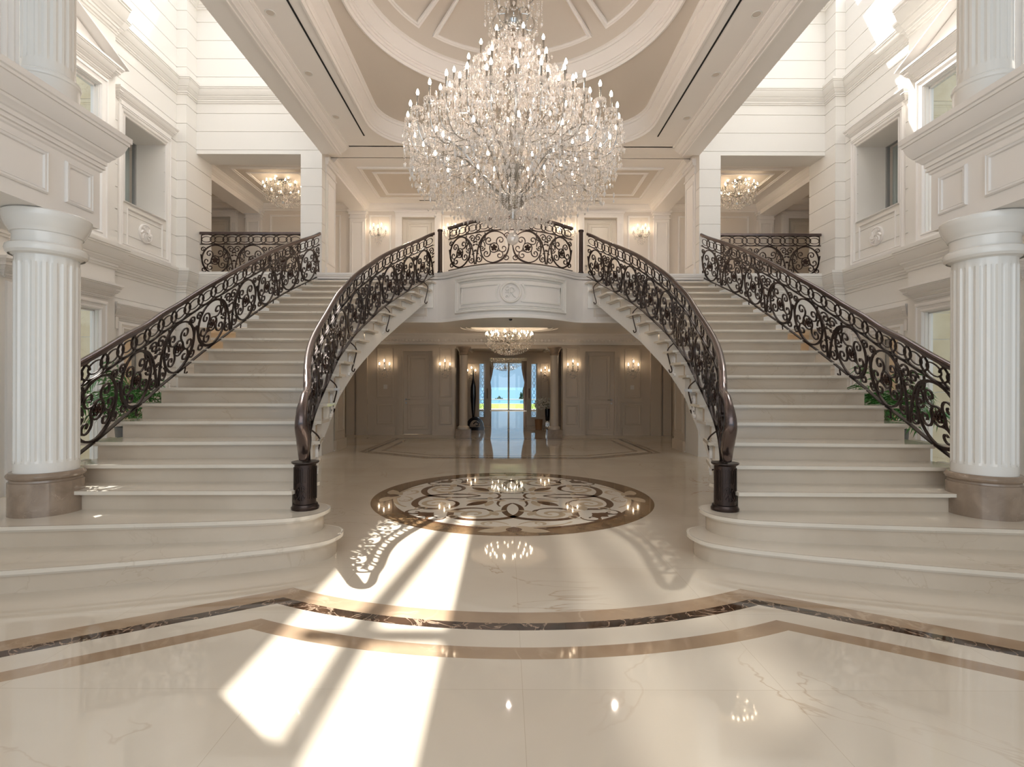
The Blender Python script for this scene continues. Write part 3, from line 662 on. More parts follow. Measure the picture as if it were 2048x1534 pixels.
# carved monogram letter R
def stroke(pts, w=.020, h=.03): BP.sweep(pts, [(-w / 2, .0), (-w / 3, h), (w / 3, h), (w / 2, 0)], lambda a, b, c: fb(a, zc + b, c), wf=lambda t: .55 + .6 * math.sin(PI * t))
stroke(bez((-.015, .085), (-.03, .03), (.0, -.03), (-.045, -.085), 12), .026)
stroke([(-.015, .085)] + arc(.01, .048, .055, 1.7, -1.5, 16, .042) + [(-.005, .004)], .022)
stroke(bez((.0, .005), (.04, .0), (.04, -.07), (.095, -.085), 12), .024)
stroke(spiral(-.06, .06, .045, .012, 1.0, .9, 16), .016); stroke(spiral(-.075, -.075, .03, .008, 0, .8, 12), .014); stroke(bez((-.1, .0), (-.06, .02), (-.03, .0), (-.0, .01), 8), .012)
ob = struct(BP.build('trim_11', 'column', angle=40))
# side panels of the straight part of the fascia
FP = MB(); mpS = lambda u, z, n: (u, 9.95 - n, z)
for s in (-1, 1):
    frame(FP, *sorted((s * 1.62, s * 3.4)), 2.74, 3.30, mpS, .05, .02); FP.box(s * 1.68, s * 1.69, 9.94, 9.95, 2.7, 2.8)
struct(FP.build('trim_12', 'panel', angle=30))

# ---- hall under the gallery
mpL = lambda u, z, n: (u, 14.5 - n, z); LX = 2.585
L1 = MB()
wall(L1, mpL, -9, 9, 0, 2.95, [(-LX - .415, -LX + .415, 0, 2.37), (LX - .415, LX + .415, 0, 2.37), (-1.53, 1.53, 0, 2.45)], .35)
for s in (-1, 1):
    L1.box(s * 4.62, s * 4.75, 11.6, 14.5, 0, 2.95)
    L1.box(s * 8.9, s * 9, 10.5, 14.5, 0, 3.2)
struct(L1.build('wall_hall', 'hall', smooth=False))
L2 = MB(); ell = [(.95 * math.cos(2 * PI * i / 48), 12.8 + .85 * math.sin(2 * PI * i / 48)) for i in range(48)]
plate(L2, [(-9, 10.7), (9, 10.7), (9, 14.6), (-9, 14.6)], [ell], 2.86)
L2.sweep(ell, [(0, 2.86), (.0, 3.0), (.10, 3.0), (.10, 3.06), (.3, 3.10)], closed=True, prof_closed=False)
plate(L2, [(-1, 11.9), (1, 11.9), (1, 13.7), (-1, 13.7)], [], 3.10)
L2.sweep(ell, [(-.01, 2.86), (-.05, 2.845), (-.03, 2.83), (0, 2.84), (.012, 2.87)], closed=True)
for e in (.16, .30): L2.sweep([(x * (1 + e), 12.8 + (y - 12.8) * (1 + e)) for x, y in ell], [(-.02, 2.86), (-.015, 2.84), (.015, 2.84), (.02, 2.86)], closed=True)
L2.sweep([(-4.62, 14.5), (4.62, 14.5)], [(-q, 2.56 + k) for q, k in cornice_prof(.24, .30)])
for k in range(92): L2.box(-4.6 + k * .1, -4.55 + k * .1, 14.34, 14.42, 2.64, 2.70)      # dentils
struct(L2.build('ceiling_hall', 'ceil', angle=30))
L3 = MB()
for s in (-1, 1):
    doorcase(L3, mpL, s * LX, .415, 0, 2.37)
    for x0, x1 in ((3.28, 3.74), (1.63, 1.96)):
        frame(L3, *sorted((s * x0, s * x1)), 1.06, 2.46, mpL, .05, .025); frame(L3, *sorted((s * x0, s * x1)), .30, .86, mpL, .05, .025)
        cellbox(L3, mpL, *sorted((s * (x0 - .06), s * (x1 + .05))), .0, .22, 0, .05); cellbox(L3, mpL, *sorted((s * (x0 - .07), s * (x1 + .06))), .93, .97, 0, .03)
    cellbox(L3, mpL, *sorted((s * 4.0, s * 4.3)), 0, 2.56, 0, .10); cellbox(L3, mpL, *sorted((s * 4.36, s * 4.6)), 0, 2.56, 0, .06)
    cellbox(L3, mpL, *sorted((s * 1.53, s * 1.60)), 0, 2.45, 0, .03)
    mpI = lambda u, z, n, s=s: (s * (3.73 - n), u, z)
    cellbox(L3, mpI, 10.86, 11.52, 0, 2.6, 0, .02); cellbox(L3, mpI, 10.84, 11.54, 0, .22, 0, .06); frame(L3, 10.95, 11.42, .4, 2.3, lambda u, z, n, s=s: mpI(u, z, n + .02), .04, .02)
cellbox(L3, mpL, -1.6, 1.6, 2.45, 2.52, 0, .03)
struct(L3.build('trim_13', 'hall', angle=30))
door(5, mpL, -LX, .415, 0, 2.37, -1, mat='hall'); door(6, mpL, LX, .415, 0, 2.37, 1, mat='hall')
# vestibule and the garden room beyond
V = MB(); mpV = lambda u, z, n: (u, 18.2 - n, z)
wall(V, mpV, -2.7, 2.7, 0, 2.8, [(-.66, .66, 0, 2.39), (-1.03, -.82, .28, 2.18), (.82, 1.03, .28, 2.18)], .12)
for s in (-1, 1):
    V.box(s * 2.6, s * 2.75, 14.8, 18.2, 0, 2.8); V.box(s * 4.1, s * 4.2, 18.2, 29.2, 0, 3.1); V.box(s * 2.7, s * 4.2, 18.2, 18.3, 0, 3.1)
    V.box(s * 1.53, s * 2.7, 14.84, 14.9, 0, 2.8)
    frame(V, *sorted((s * 1.15, s * 1.45)), .3, 2.2, mpV, .04, .02)
    V.box(s * 1.5, s * 1.62, 17.4, 18.2, 0, 2.8)
V.box(-2.7, 2.7, 14.5, 18.3, 2.62, 2.8); V.box(-4.2, 4.2, 18.3, 29.2, 3.0, 3.1)
rectframe(V, -1.3, 1.3, 15.2, 17.9, 2.62, .12, .08)
mpZ = lambda u, z, n: (u, 29.0 - n, z)
wall(V, mpZ, -4.2, 4.2, 0, 3.1, [(-1.7, 1.7, 0, 2.75)], .2)
struct(V.build('wall_vestibule', 'hall', smooth=False))
Vg = MB()
for x0, x1 in ((-1.7, -1.62), (1.62, 1.7), (.02, .12)): Vg.box(x0, x1, 29.0, 29.08, 0, 2.75)
Vg.box(-1.7, 1.7, 29.0, 29.08, 2.68, 2.75); Vg.box(-1.7, 1.7, 29.0, 29.08, 0, .05)
ob = struct(Vg.build('window_9', 'frame', smooth=False)); Pg = MB(); Pg.box(-1.65, 1.65, 29.03, 29.04, .03, 2.7); Pg.build('window_glass', 'glass', ob, smooth=False)
# ---- roofs: light wells with their glazing bars, gallery over the entrance
Rf = MB()
for s in (-1, 1):
    Rf.box(s * 3.6, s * 7.2, -3.5, 4.72, ZR, ZR + .2); Rf.box(s * 3.6, s * 7.2, 9.95, 13.6, ZR, ZR + .2); Rf.box(s * 6.60, s * 6.9, -3.5, 13.6, ZR, ZR + .2)
    Rf.box(s * 3.73, s * 6.4, 7.23, 7.34, ZR, ZR + .12); Rf.box(s * 6.035, s * 6.145, 4.7, 7.4, ZR, ZR + .12); Rf.box(s * 4.85, s * 4.95, 4.7, 9.95, ZR, ZR + .12)
    x0, x1 = s * 6.10, s * 5.80
    Rf.prism([(x0 - .055, 7.34), (x0 + .055, 7.34), (x1 + .055, 9.95), (x1 - .055, 9.95)], ZR, ZR + .12)
    Rf.box(s * 3.43, s * 3.73, -3.5, 13.6, ZR - .3, ZR + .2)
    Rf.box(s * 3.6, s * 7.2, -3.5, 4.0, 6.6, 6.9); Rf.box(s * 3.72, s * 6.4, 3.55, 3.95, 6.6, ZR)
    # upper floor over the entrance aisles
    Rf.box(s * 3.88, s * 6.35, -3.5, 4.45, 2.80, 3.55)
Rf.box(-3.7, 3.7, -3.5, 13.6, ZR, ZR + .3)
struct(Rf.build('ceiling_roof', 'ceil', smooth=False))
# ================================================================== THINGS
# ---- front columns, beams above them, upper columns
def flutes(n, depth, z0, z1):
    def f(r, z, i):
        if z0 < z < z1: 
            ph = (i % 4); return r - (depth if ph in (1, 2) else 0)
        return r
    return f
for s in (-1, 1):
    c = (s * 3.885, 4.24, .34); nm0 = SIDE[s]
    t = thing('column', 'tall white fluted column on a brown marble base, outside the %s staircase' % nm0, 'column', c, group=None)
    B = MB(); B.lathe([(0, 0), (.245, 0), (.245, .265), (.235, .27), (.233, .285), (.25, .30), (.255, .315), (.25, .33), (.235, .345), (0, .345)], (0, 0, 0), 64)
    b = B.build('column_base', 'plinth', t, angle=30); b['label'] = 'brown veined marble drum base'
    nf = 20; K = nf * 6; r0 = .212
    prof = [(r0, .34)] + [(r0, z) for z in (.42,)] + [(r0, z) for z in (.44, .47, 2.0, 2.03)] + [(r0 - .004, 2.05), (r0 - .004, 2.12)]
    def mod(r, z, i):
        ph = i % 6
        if ph in (2, 3, 4) and .435 < z < 2.035:
            e = .6 if (z < .45 or z > 2.02) else 1
            return r - (.016 if ph == 3 else .012) * e
        return r
    Sh = MB(); Sh.lathe(prof, (0, 0, 0), K, mod=mod); Sh.build('column_shaft', 'column', t, angle=20)
    Cp = MB(); Cp.lathe([(r0 - .004, 2.09), (.222, 2.10), (.24, 2.115), (.243, 2.14), (.232, 2.155), (.228, 2.175), (.226, 2.20), (.222, 2.25), (.226, 2.27), (.236, 2.275), (.24, 2.29), (.252, 2.31), (.272, 2.345), (.285, 2.385), (.29, 2.40), (.29, 2.43), (.28, 2.44), (0, 2.44)], (0, 0, 0), 64)
    Cp.lathe([(.243, 2.10), (.262, 2.12), (.268, 2.145), (.262, 2.17), (.24, 2.185)], (0, 0, 0), 64)
    Cp.build('column_capital', 'column', t, angle=30)
    # beam over the column
    E = MB(); mpE = lambda u, z, n, s=s: (s * (3.73 - n), u, z)
    E.box(s * 3.73, s * 4.15, -3.5, 4.585, 2.785, 3.37); E.box(s * 4.15, s * 6.3, 4.2, 4.585, 2.785, 3.37)
    P = [(s * 3.73, -3.5), (s * 3.73, 4.585), (s * 6.2, 4.585)]
    E.sweep(P, [((q if s > 0 else -q), 3.33 + k) for q, k in cornice_prof(.17, .34)])
    E.sweep(P, [((q if s > 0 else -q), 3.29 + k) for q, k in ((0, 0), (.014, .01), (.014, .03), (.03, .035), (.03, .05), (0, .05))])
    E.box(s * 3.73, s * 6.2, -3.5, 4.585, 3.45, 3.665)
    for a, b in ((4.22, 4.50), (3.05, 4.06), (1.2, 2.9)): frame(E, a, b, 2.90, 3.24, mpE, .04, .022)
    e = struct(E.build('trim_%d' % (14 if s < 0 else 15), 'trim', angle=30))
    # upper column
    c = (s * 3.885, 4.24, 3.665)
    t = thing('upper_column', 'upper white fluted column standing on the %s beam, cut by the top of the photo' % SIDE[s], 'column', c)
    U = MB(); U.lathe([(.205, 0), (.205, .20), (.20, .215)], (0, 0, 0), 48); U.lathe([(.20, .20), (.212, .21), (.216, .225), (.21, .245), (.195, .255), (.18, .26)], (0, 0, 0), 48)
    U.build('column_base', 'column', t)
    U = MB(); r1 = .178
    U.lathe([(r1, .25), (r1, .33), (r1, .35), (r1, .38), (r1, 2.6), (r1, 2.94)], (0, 0, 0), K, mod=lambda r, z, i: r - (.013 if i % 6 == 3 else .009) * (.6 if z < .36 else 1) if (i % 6 in (2, 3, 4) and .34 < z < 2.65) else r)
    U.build('column_shaft', 'column', t, angle=20)
    U = MB(); x = s * 4.93
    U.box(x - .16, x + .16, 5.0, 5.15, 3.2, ZR)
    for k in range(4): U.box(x - .12 + k * .07, x - .10 + k * .07, 4.985, 5.0, 3.3, 8.8)
    struct(U.build('trim_%d' % (16 if s < 0 else 17), 'trim', smooth=False))

# ---- the two stairs
RISE = .17
TY = [None, 3.7, 4.0, 4.33, 4.68, 5.03, 5.38, 5.70, 6.0, 6.28, 6.55, 6.83, 7.12, 7.42, 7.74, 8.06, 8.39, 8.74, 9.10, 9.46, 9.83, 10.16]
DYO = {3: -.03, 4: -.08, 5: -.14, 6: -.12, 7: -.06, 8: -.04}      # outer ends come forward on the lowest treads
XO = [None, None, None, 3.66, 3.99, 4.013, 4.053, 4.125, 4.13, 4.14, 4.11, 4.086, 4.054, 4.037, 4.033, 4.01, 4.004, 3.99, 3.955, 3.894, 3.837, 3.74]
XI = [None, None, None, 1.90, 1.83, 1.945, 2.05, 2.10, 2.13, 2.16, 2.18, 2.165, 2.15, 2.11, 2.06, 2.01, 1.93, 1.84, 1.74, 1.65, 1.55, 1.43]
def tread_poly(k, s, ext=.035, over=.03, side=.045):
    dyo = DYO.get(k, 0)
    j = k + 1
    yo, yi = TY[k] + dyo, TY[k]
    yo2, yi2 = TY[j] + DYO.get(j, 0), TY[j]
    return [(s * XO[k], yo - ext), (s * XI[k], yi - ext), (s * (XI[j] + 0.0), yi2 + over), (s * XO[j], yo2 + over)]
for s in (-1, 1):
    nm = SIDE[s]
    st = thing('staircase', 'sweeping cream marble staircase curving up on the %s side of the hall' % nm, 'staircase', (s * 3.0, 4.2, 0))
    org = (s * 3.0, 4.2, 0)
    def part(mb, name, mats, **kw):
        mb.v = [(a - org[0], b - org[1], c - org[2]) for a, b, c in mb.v]; return mb.build(name, mats, st, **kw)
    # two wide bottom steps with rounded ends
    def curve(dy, xr, r):
        P = [(6.25, 3.06 + dy), (5.2, 3.12 + dy), (4.4, 3.19 + dy), (3.4, 3.35 + dy), (2.3, 3.65 + dy), (1.95, 3.77 + dy)]
        P = catmull(P, 5)
        x0, y0 = P[-1]; e = catmull([P[-2], (x0, y0), (x0 - .22, y0 + .09), (xr + .06, y0 + .24), (xr, y0 + .44), (xr + .06, y0 + .62), (xr + .24, y0 + .72)], 6)
        return [(s * x, y) for x, y in P[:-1] + e[6:]]
    for k, (dy, xr) in enumerate(((0, 1.46), (.36 * 1.0, 1.62))):
        z = (k + 1) * RISE
        front = curve(dy, 1.45, .3) if k == 0 else [(s * x, y) for x, y in catmull([(6.25, 3.62), (5.4, 3.66), (4.6, 3.70), (3.82, 3.78), (2.43, 3.93), (1.98, 4.00), (1.78, 4.06), (1.64, 4.18), (1.60, 4.35), (1.66, 4.50), (1.86, 4.62)], 6)]; back = [(s * 2.2, 5.0), (s * 4.4, 5.0), (s * 4.7, 4.72), (s * 6.25, 4.72)]
        body = MB(); inn = front
        cx_ = s
        Bp = MB(); 
        # riser body set back beneath the tread
        rb = []
        for i in range(len(front)):
            a = front[max(i - 1, 0)]; b = front[min(i + 1, len(front) - 1)]; dx, dyy = b[0] - a[0], b[1] - a[1]; l = math.hypot(dx, dyy)
            nx, ny = (-dyy / l, dx / l) if s > 0 else (dyy / l, -dx / l)
            rb.append((front[i][0] - nx * .035 * 1, front[i][1] - ny * .035 * 1))
        # make sure the offset goes inwards (away from the viewer at the front)
        if rb[3][1] < front[3][1]: rb = [(2 * f[0] - r_[0], 2 * f[1] - r_[1]) for f, r_ in zip(front, rb)]
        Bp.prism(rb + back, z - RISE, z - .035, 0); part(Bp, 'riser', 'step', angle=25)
        Tp = MB(); sg = 1 if s > 0 else -1
        Tp.prism(front + back, z - .03, z, 0)
        sgn = -1 if (rb[3][1] - front[3][1]) > 0 and s > 0 else 1
        Tp.sweep(front, [(0, z - .028), (.010 * 1, z - .022), (.013, z - .014), (.010, z - .005), (0, z), (-.02, z), (-.02, z - .028)] if s < 0 else [(0, z - .028), (-.010, z - .022), (-.013, z - .014), (-.010, z - .005), (0, z), (.02, z), (.02, z - .028)])
        sg2 = [(a[0] * .45 + b[0] * .55, a[1] * .45 + b[1] * .55) for a, b in zip(rb, front)]
        Tp.prism(sg2 + back, z - .05, z - .028, 0)
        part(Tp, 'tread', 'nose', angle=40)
    for k in range(3, 21):
        z = k * RISE; p = tread_poly(k, s)
        Tp = MB(); Tp.prism(p, z - .03, z, 0)
        # moulded nosing along front and the inner side
        F = [p[3], p[0], p[1], p[2]] if False else [p[0], p[1], p[2]]
        F = [(p[0][0] + s * .04, p[0][1]), p[1], (p[2][0], p[2][1] - .03)]
        o = 1 if s > 0 else -1
        Tp.sweep([(p[3][0] + s * .04, p[3][1] - .03), F[0], F[1], F[2]], [(-.012 * -o * -1, z - .022), (-.014 * -o * -1, z - .014), (-.010 * -o * -1, z - .004), (0, z), (.05 * -o * -1, z), (.05 * -o * -1, z - .03), (0, z - .03)])
        q = tread_poly(k, s, .02); Tp.prism([(q[0][0], q[0][1]), (q[1][0] + s * .012, q[1][1]), (q[2][0] + s * .012, q[2][1]), q[3]], z - .046, z - .03, 0)
        part(Tp, 'tread', 'nose', angle=30)
        r = tread_poly(k, s, .0); Rp = MB()
        if k == 3: r[0] = (r[0][0] + s * .05, r[0][1]); r[1] = (r[1][0] - s * .045, r[1][1])
        Rp.prism([(r[0][0] - s * .03, r[0][1] ), (r[1][0] + s * .035, r[1][1]), (r[1][0] + s * .035, r[1][1] + .05), (r[0][0] - s * .03, r[0][1] + .05)], z - RISE - .001, z - .045, 0)
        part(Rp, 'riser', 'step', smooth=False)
    # top step edge at the upper floor
    Tp = MB(); z = ZF; Tp.box(s * 1.42, s * 3.75, 10.12, 10.3, z - .03, z + .015); Tp.box(s * 1.42, s * 3.75, 10.155, 10.3, z - RISE, z - .03); part(Tp, 'tread', 'nose', smooth=False)
    # solid flank under the treads with a curved soffit
    Fk = MB()
    zb = lambda k: max(0.0, k * RISE - .46 + (.0 if k < 16 else .02 * (k - 16)))
    for k in range(3, 21):
        j = k + 1
        xi0, xo0, y0 = (XI[k] if k > 2 else 1.72), (XO[k] if k > 2 else 4.3), TY[k] if k > 2 else 4.0
        xi1, xo1, y1 = XI[j], XO[j], TY[j]
        z = k * RISE - .04
        y0 += .03; y1 += .03
        a = [(s * (xi0 + .045), y0), (s * (xi1 + .045), y1), (s * (xo1 - .04), y1), (s * (xo0 - .04), y0)]
        zz = [zb(k), zb(j), zb(j), zb(k)]
        Fk.prism(a, (lambda i, zz=zz: zz[i]), z, 0)
    Fk.box(s * 1.50, s * 3.7, 9.9, 10.16, 2.9, 3.39)
    part(Fk, 'stair_flank', 'column', angle=25)
    # carved leaf brackets on the inner flank, one under each railing leg
    for k in (5, 8, 11, 15, 19):
        O = MB(); x0, y0, z0 = XI[k] + .04, TY[k] + .10, k * RISE - .07
        dxx, dyy = XI[k + 1] - XI[k], TY[k + 1] - TY[k]; l = math.hypot(dxx, dyy); ux, uy = dxx / l, dyy / l
        mo = lambda a, b, c, x0=x0, y0=y0, z0=z0, ux=ux, uy=uy: (s * (x0 + ux * a + (-c) * 1.0), y0 + uy * a, z0 + b)
        for P, w in ((spiral(.02, -.05, .055, .012, .5, 1.2, 18), .018), (spiral(.05, -.20, .045, .010, 2.5, -1.2, 18), .016), (bez((-.03, -.03), (-.05, -.12), (.05, -.15), (.02, -.25), 12), .03), (bez((.06, -.02), (.02, -.10), (.10, -.14), (.09, -.20), 12), .022), (spiral(-.02, -.26, .03, .008, 0, 1, 12), .014)):
            O.sweep(P, [(-w / 2, -.005), (-w / 3, .022), (w / 3, .022), (w / 2, -.005)], mo, wf=lambda t: .6 + .5 * math.sin(PI * t))
        part(O, 'stair_bracket', 'trim', angle=50)

# ---- wrought-iron railings
H_LOW, H_MID, H_TOP = 0.0, 0.60, 0.80
def rail_path(P, n=8):
    """P: (x, y, zbase) control points; returns a map (u, v, n) -> xyz and the plan length"""
    C = catmull(P, n); L = [0]
    for a, b in zip(C, C[1:]): L.append(L[-1] + math.hypot(b[0] - a[0], b[1] - a[1]))
    NN = []
    for j in range(len(C)):
        a, b = C[max(j - 1, 0)], C[min(j + 1, len(C) - 1)]; ex, ey = b[0] - a[0], b[1] - a[1]; m = math.hypot(ex, ey) or 1; NN.append((ey / m, -ex / m))
    def f(u, v, nn):
        u = min(max(u, 0), L[-1] - 1e-6); lo, hi = 0, len(L) - 1
        while hi - lo > 1:
            m = (lo + hi) // 2
            if L[m] <= u: lo = m
            else: hi = m
        k = (u - L[lo]) / max(1e-9, L[hi] - L[lo]); a, b = C[lo], C[hi]; n0, n1 = NN[lo], NN[hi]
        nx, ny = n0[0] * (1 - k) + n1[0] * k, n0[1] * (1 - k) + n1[1] * k
        return (a[0] + (b[0] - a[0]) * k + nx * nn, a[1] + (b[1] - a[1]) * k + ny * nn, a[2] + (b[2] - a[2]) * k + v)
    return f, L[-1], C
HR = [(-.028, 0), (.028, 0), (.034, .012), (.030, .024), (.034, .034), (.026, .050), (.010, .058), (-.010, .058), (-.026, .050), (-.034, .034), (-.030, .024), (-.034, .012)]
def flower(mb, f, u, v, r=.05):
    for sgn in (1, -1):
        for k in range(5):
            a = 2 * PI * k / 5 + .3; ca, sa = math.cos(a), math.sin(a)
            P = [(0, 0, .012), (.5 * r * math.cos(a - .55), .5 * r * math.sin(a - .55), .02), (r * math.cos(a - .38), r * math.sin(a - .38), .010), (1.05 * r * ca, 1.05 * r * sa, .02), (r * math.cos(a + .38), r * math.sin(a + .38), .010), (.5 * r * math.cos(a + .55), .5 * r * math.sin(a + .55), .02), (.6 * r * ca, .6 * r * sa, .008)]
            vs = [f(u + x, v + y, sgn * h) for x, y, h in P]
            mb.add(vs, [(0, 1, 6), (1, 2, 6), (2, 3, 6), (3, 4, 6), (4, 5, 6), (5, 0, 6)])
    mb.sweep([(u + .3 * r * math.cos(2 * PI * i / 8), v + .3 * r * math.sin(2 * PI * i / 8)) for i in range(8)], [(-.008, -.026), (.006, -.026), (.006, .026), (-.008, .026)], f, closed=True)
def scrolls(mb, fl_, f, u0, w, mir, last=False):
    """one repeat of the scroll pattern, w wide; mir flips it left to right"""
    h = H_MID; B = RECT(.019, -.011, .011); T = RECT(.0155, -.009, .009)
    X = lambda P: [(u0 + w / 2 + mir * x * w / .70, y) for x, y in P]
    cx, cy, R = -.04, .30, .285
    mb.sweep(X(arc(cx, cy, R * .96, -PI / 2 - 1.1, 1.25 * PI, 34, R)), B, f)
    mb.sweep(X(bez((cx + .02, .588), (cx + .28, .56), (.30, .36), (.335, .02), 14)), B, f)          # long tail to the right
    mb.sweep(X(bez((cx + .03, .012), (-.28, .05), (-.30, .22), (-.335, .40), 12)), B, f)
    rx, ry = cx - .0, .285
    mb.sweep(X([(rx + .085 * math.cos(2 * PI * i / 18), ry + .085 * math.sin(2 * PI * i / 18)) for i in range(19)]), T, f)
    for a, tn in ((2.35, 1.25), (.95, 1.25), (-.55, 1.25), (-2.2, 1.25), (3.25, -1.1)):
        c = (rx + .175 * math.cos(a), ry + .175 * math.sin(a))
        mb.sweep(X(spiral(c[0], c[1], .088, .014, a + PI, tn, 20)), T, f)
    # S scrolls in the gap
    mb.sweep(X(spiral(.285, .50, .075, .014, PI * .9, -1.35, 20)), T, f)
    mb.sweep(X(bez((.21, .49), (.19, .38), (.10, .44), (.14, .58), 8)), T, f)
    mb.sweep(X(spiral(.27, .105, .078, .014, PI * .62, 1.35, 20)), T, f)
    mb.sweep(X(spiral(-.275, .10, .065, .014, PI * .3, -1.25, 18)), T, f)
    mb.sweep(X(spiral(-.29, .50, .06, .012, -.3, 1.25, 16)), T, f)
    mb.sweep(X(spiral(.20, .30, .062, .012, PI * 1.0, 1.3, 18)), T, f); mb.sweep(X(bez((.14, .32), (.13, .42), (.22, .46), (.27, .40), 8)), T, f)
    F1 = MB(); flower(F1, f, u0 + w / 2 + mir * rx * w / .7, ry, .058); fl_.append(F1)
    # climbing leaf sprays beside the tail
    for k in range(5):
        t = k / 4; x, y = .30 + .05 * math.sin(k * 2.2), .20 + .055 * k
        P = [(x, y), (x + .022, y + .012), (x + .035, y + .034), (x + .012, y + .026), (x - .006, y + .04), (x - .02, y + .015), (x - .034, y + .006), (x - .012, y - .004)]
        vs = [f(*X([p])[0], sg * .008) for sg in (1, -1) for p in P]; n = len(P)
        mb.add(vs, [tuple(range(n)), tuple(range(2 * n - 1, n - 1, -1))] + [(i, (i + 1) % n, n + (i + 1) % n, n + i) for i in range(n)])
def railing(name, label, P, units, first=1, ends=(0, 0), skip_handrail=False, extra=None, group=None, lift=0.0, flip=False, band_w=.25, straight=False):
    f, L, C = rail_path(P, 8)
    o0 = C[0]; root = thing(name, label, 'railing', (o0[0], o0[1], o0[2]), group=group)
    def part(mb, n, mat, **k): mb.v = [(a - o0[0], b - o0[1], c - o0[2]) for a, b, c in mb.v]; return mb.build(n, mat, root, **k)
    a, b = ends[0], L - ends[1]; N = max(8, int((b - a) / .07)); us = [a + (b - a) * i / N for i in range(N + 1)]
    m = MB(); m.sweep([(u, 0) for u in us], [(-.02, -.006), (.02, -.006), (.02, .006), (-.02, .006)], lambda p, q, r: f(p, r, q)); part(m, 'lower_rail', 'iron')
    m = MB(); m.sweep([(u, 0) for u in us], [(-.018, H_MID - .005), (.018, H_MID - .005), (.018, H_MID + .007), (-.018, H_MID + .007)], lambda p, q, r: f(p, r, q)); part(m, 'middle_rail', 'iron')
    m = MB(); H = [f(u, H_TOP, 0) for u in us]
    m.sweep([(u, 0) for u in us], [(q, H_TOP - .008 + h) for q, h in HR], lambda p, q, r: f(p, r, q))
    part(m, 'handrail', 'rail', angle=60)
    m = MB(); n = max(2, round((b - a) / band_w)); w = (b - a) / n; zc = (H_MID + H_TOP) / 2; hh = (H_TOP - H_MID) / 2 - .004
    for i in range(n):
        uc = a + (i + .5) * w
        m.sweep([(uc + .72 * w * math.cos(t), zc + hh * math.sin(t)) for t in [2 * PI * j / 26 for j in range(26)] if a < uc + .72 * w * math.cos(t) < b], RECT(.014, -.008, .008), f, closed=(0 < i < n - 1))
        m.sweep([(uc + .38 * w * math.cos(t), zc + .58 * hh * math.sin(t)) for t in [2 * PI * j / 20 for j in range(20)]], RECT(.011, -.006, .006), f, closed=True)
        for q in (0,): m.sweep([(uc, H_TOP - .012), (uc, H_TOP)], RECT(.02, -.008, .008), f); m.sweep([(uc, H_MID), (uc, H_MID + .012)], RECT(.02, -.008, .008), f)
    part(m, 'ring_band', 'iron', smooth=False)
    m = MB(); flw = []; w = (b - a) / units
    for i in range(units): scrolls(m, flw, f, a + i * w, w, first if i % 2 == 0 else -first)
    if extra: extra(m, f, L)
    part(m, 'scrollwork', 'iron', angle=50)
    for F1 in flw: part(F1, 'rosette', 'rosette', smooth=False)
    return root, f, L
def leg(f, u, drop, out, root, o0):
    m = MB(); p = [f(u, 0, 0), f(u + .01, -drop * .25, out * .9), f(u, -drop * .6, out * .7), f(u, -drop * .9, out * .35), f(u + .03, -drop, out * .5), f(u + .045, -drop * .93, out * .6)]
    P = catmull(p, 5); m.tube(P, .009, 6); m.v = [(a - o0[0], b - o0[1], c - o0[2]) for a, b, c in m.v]; m.build('railing_leg', 'iron', root)
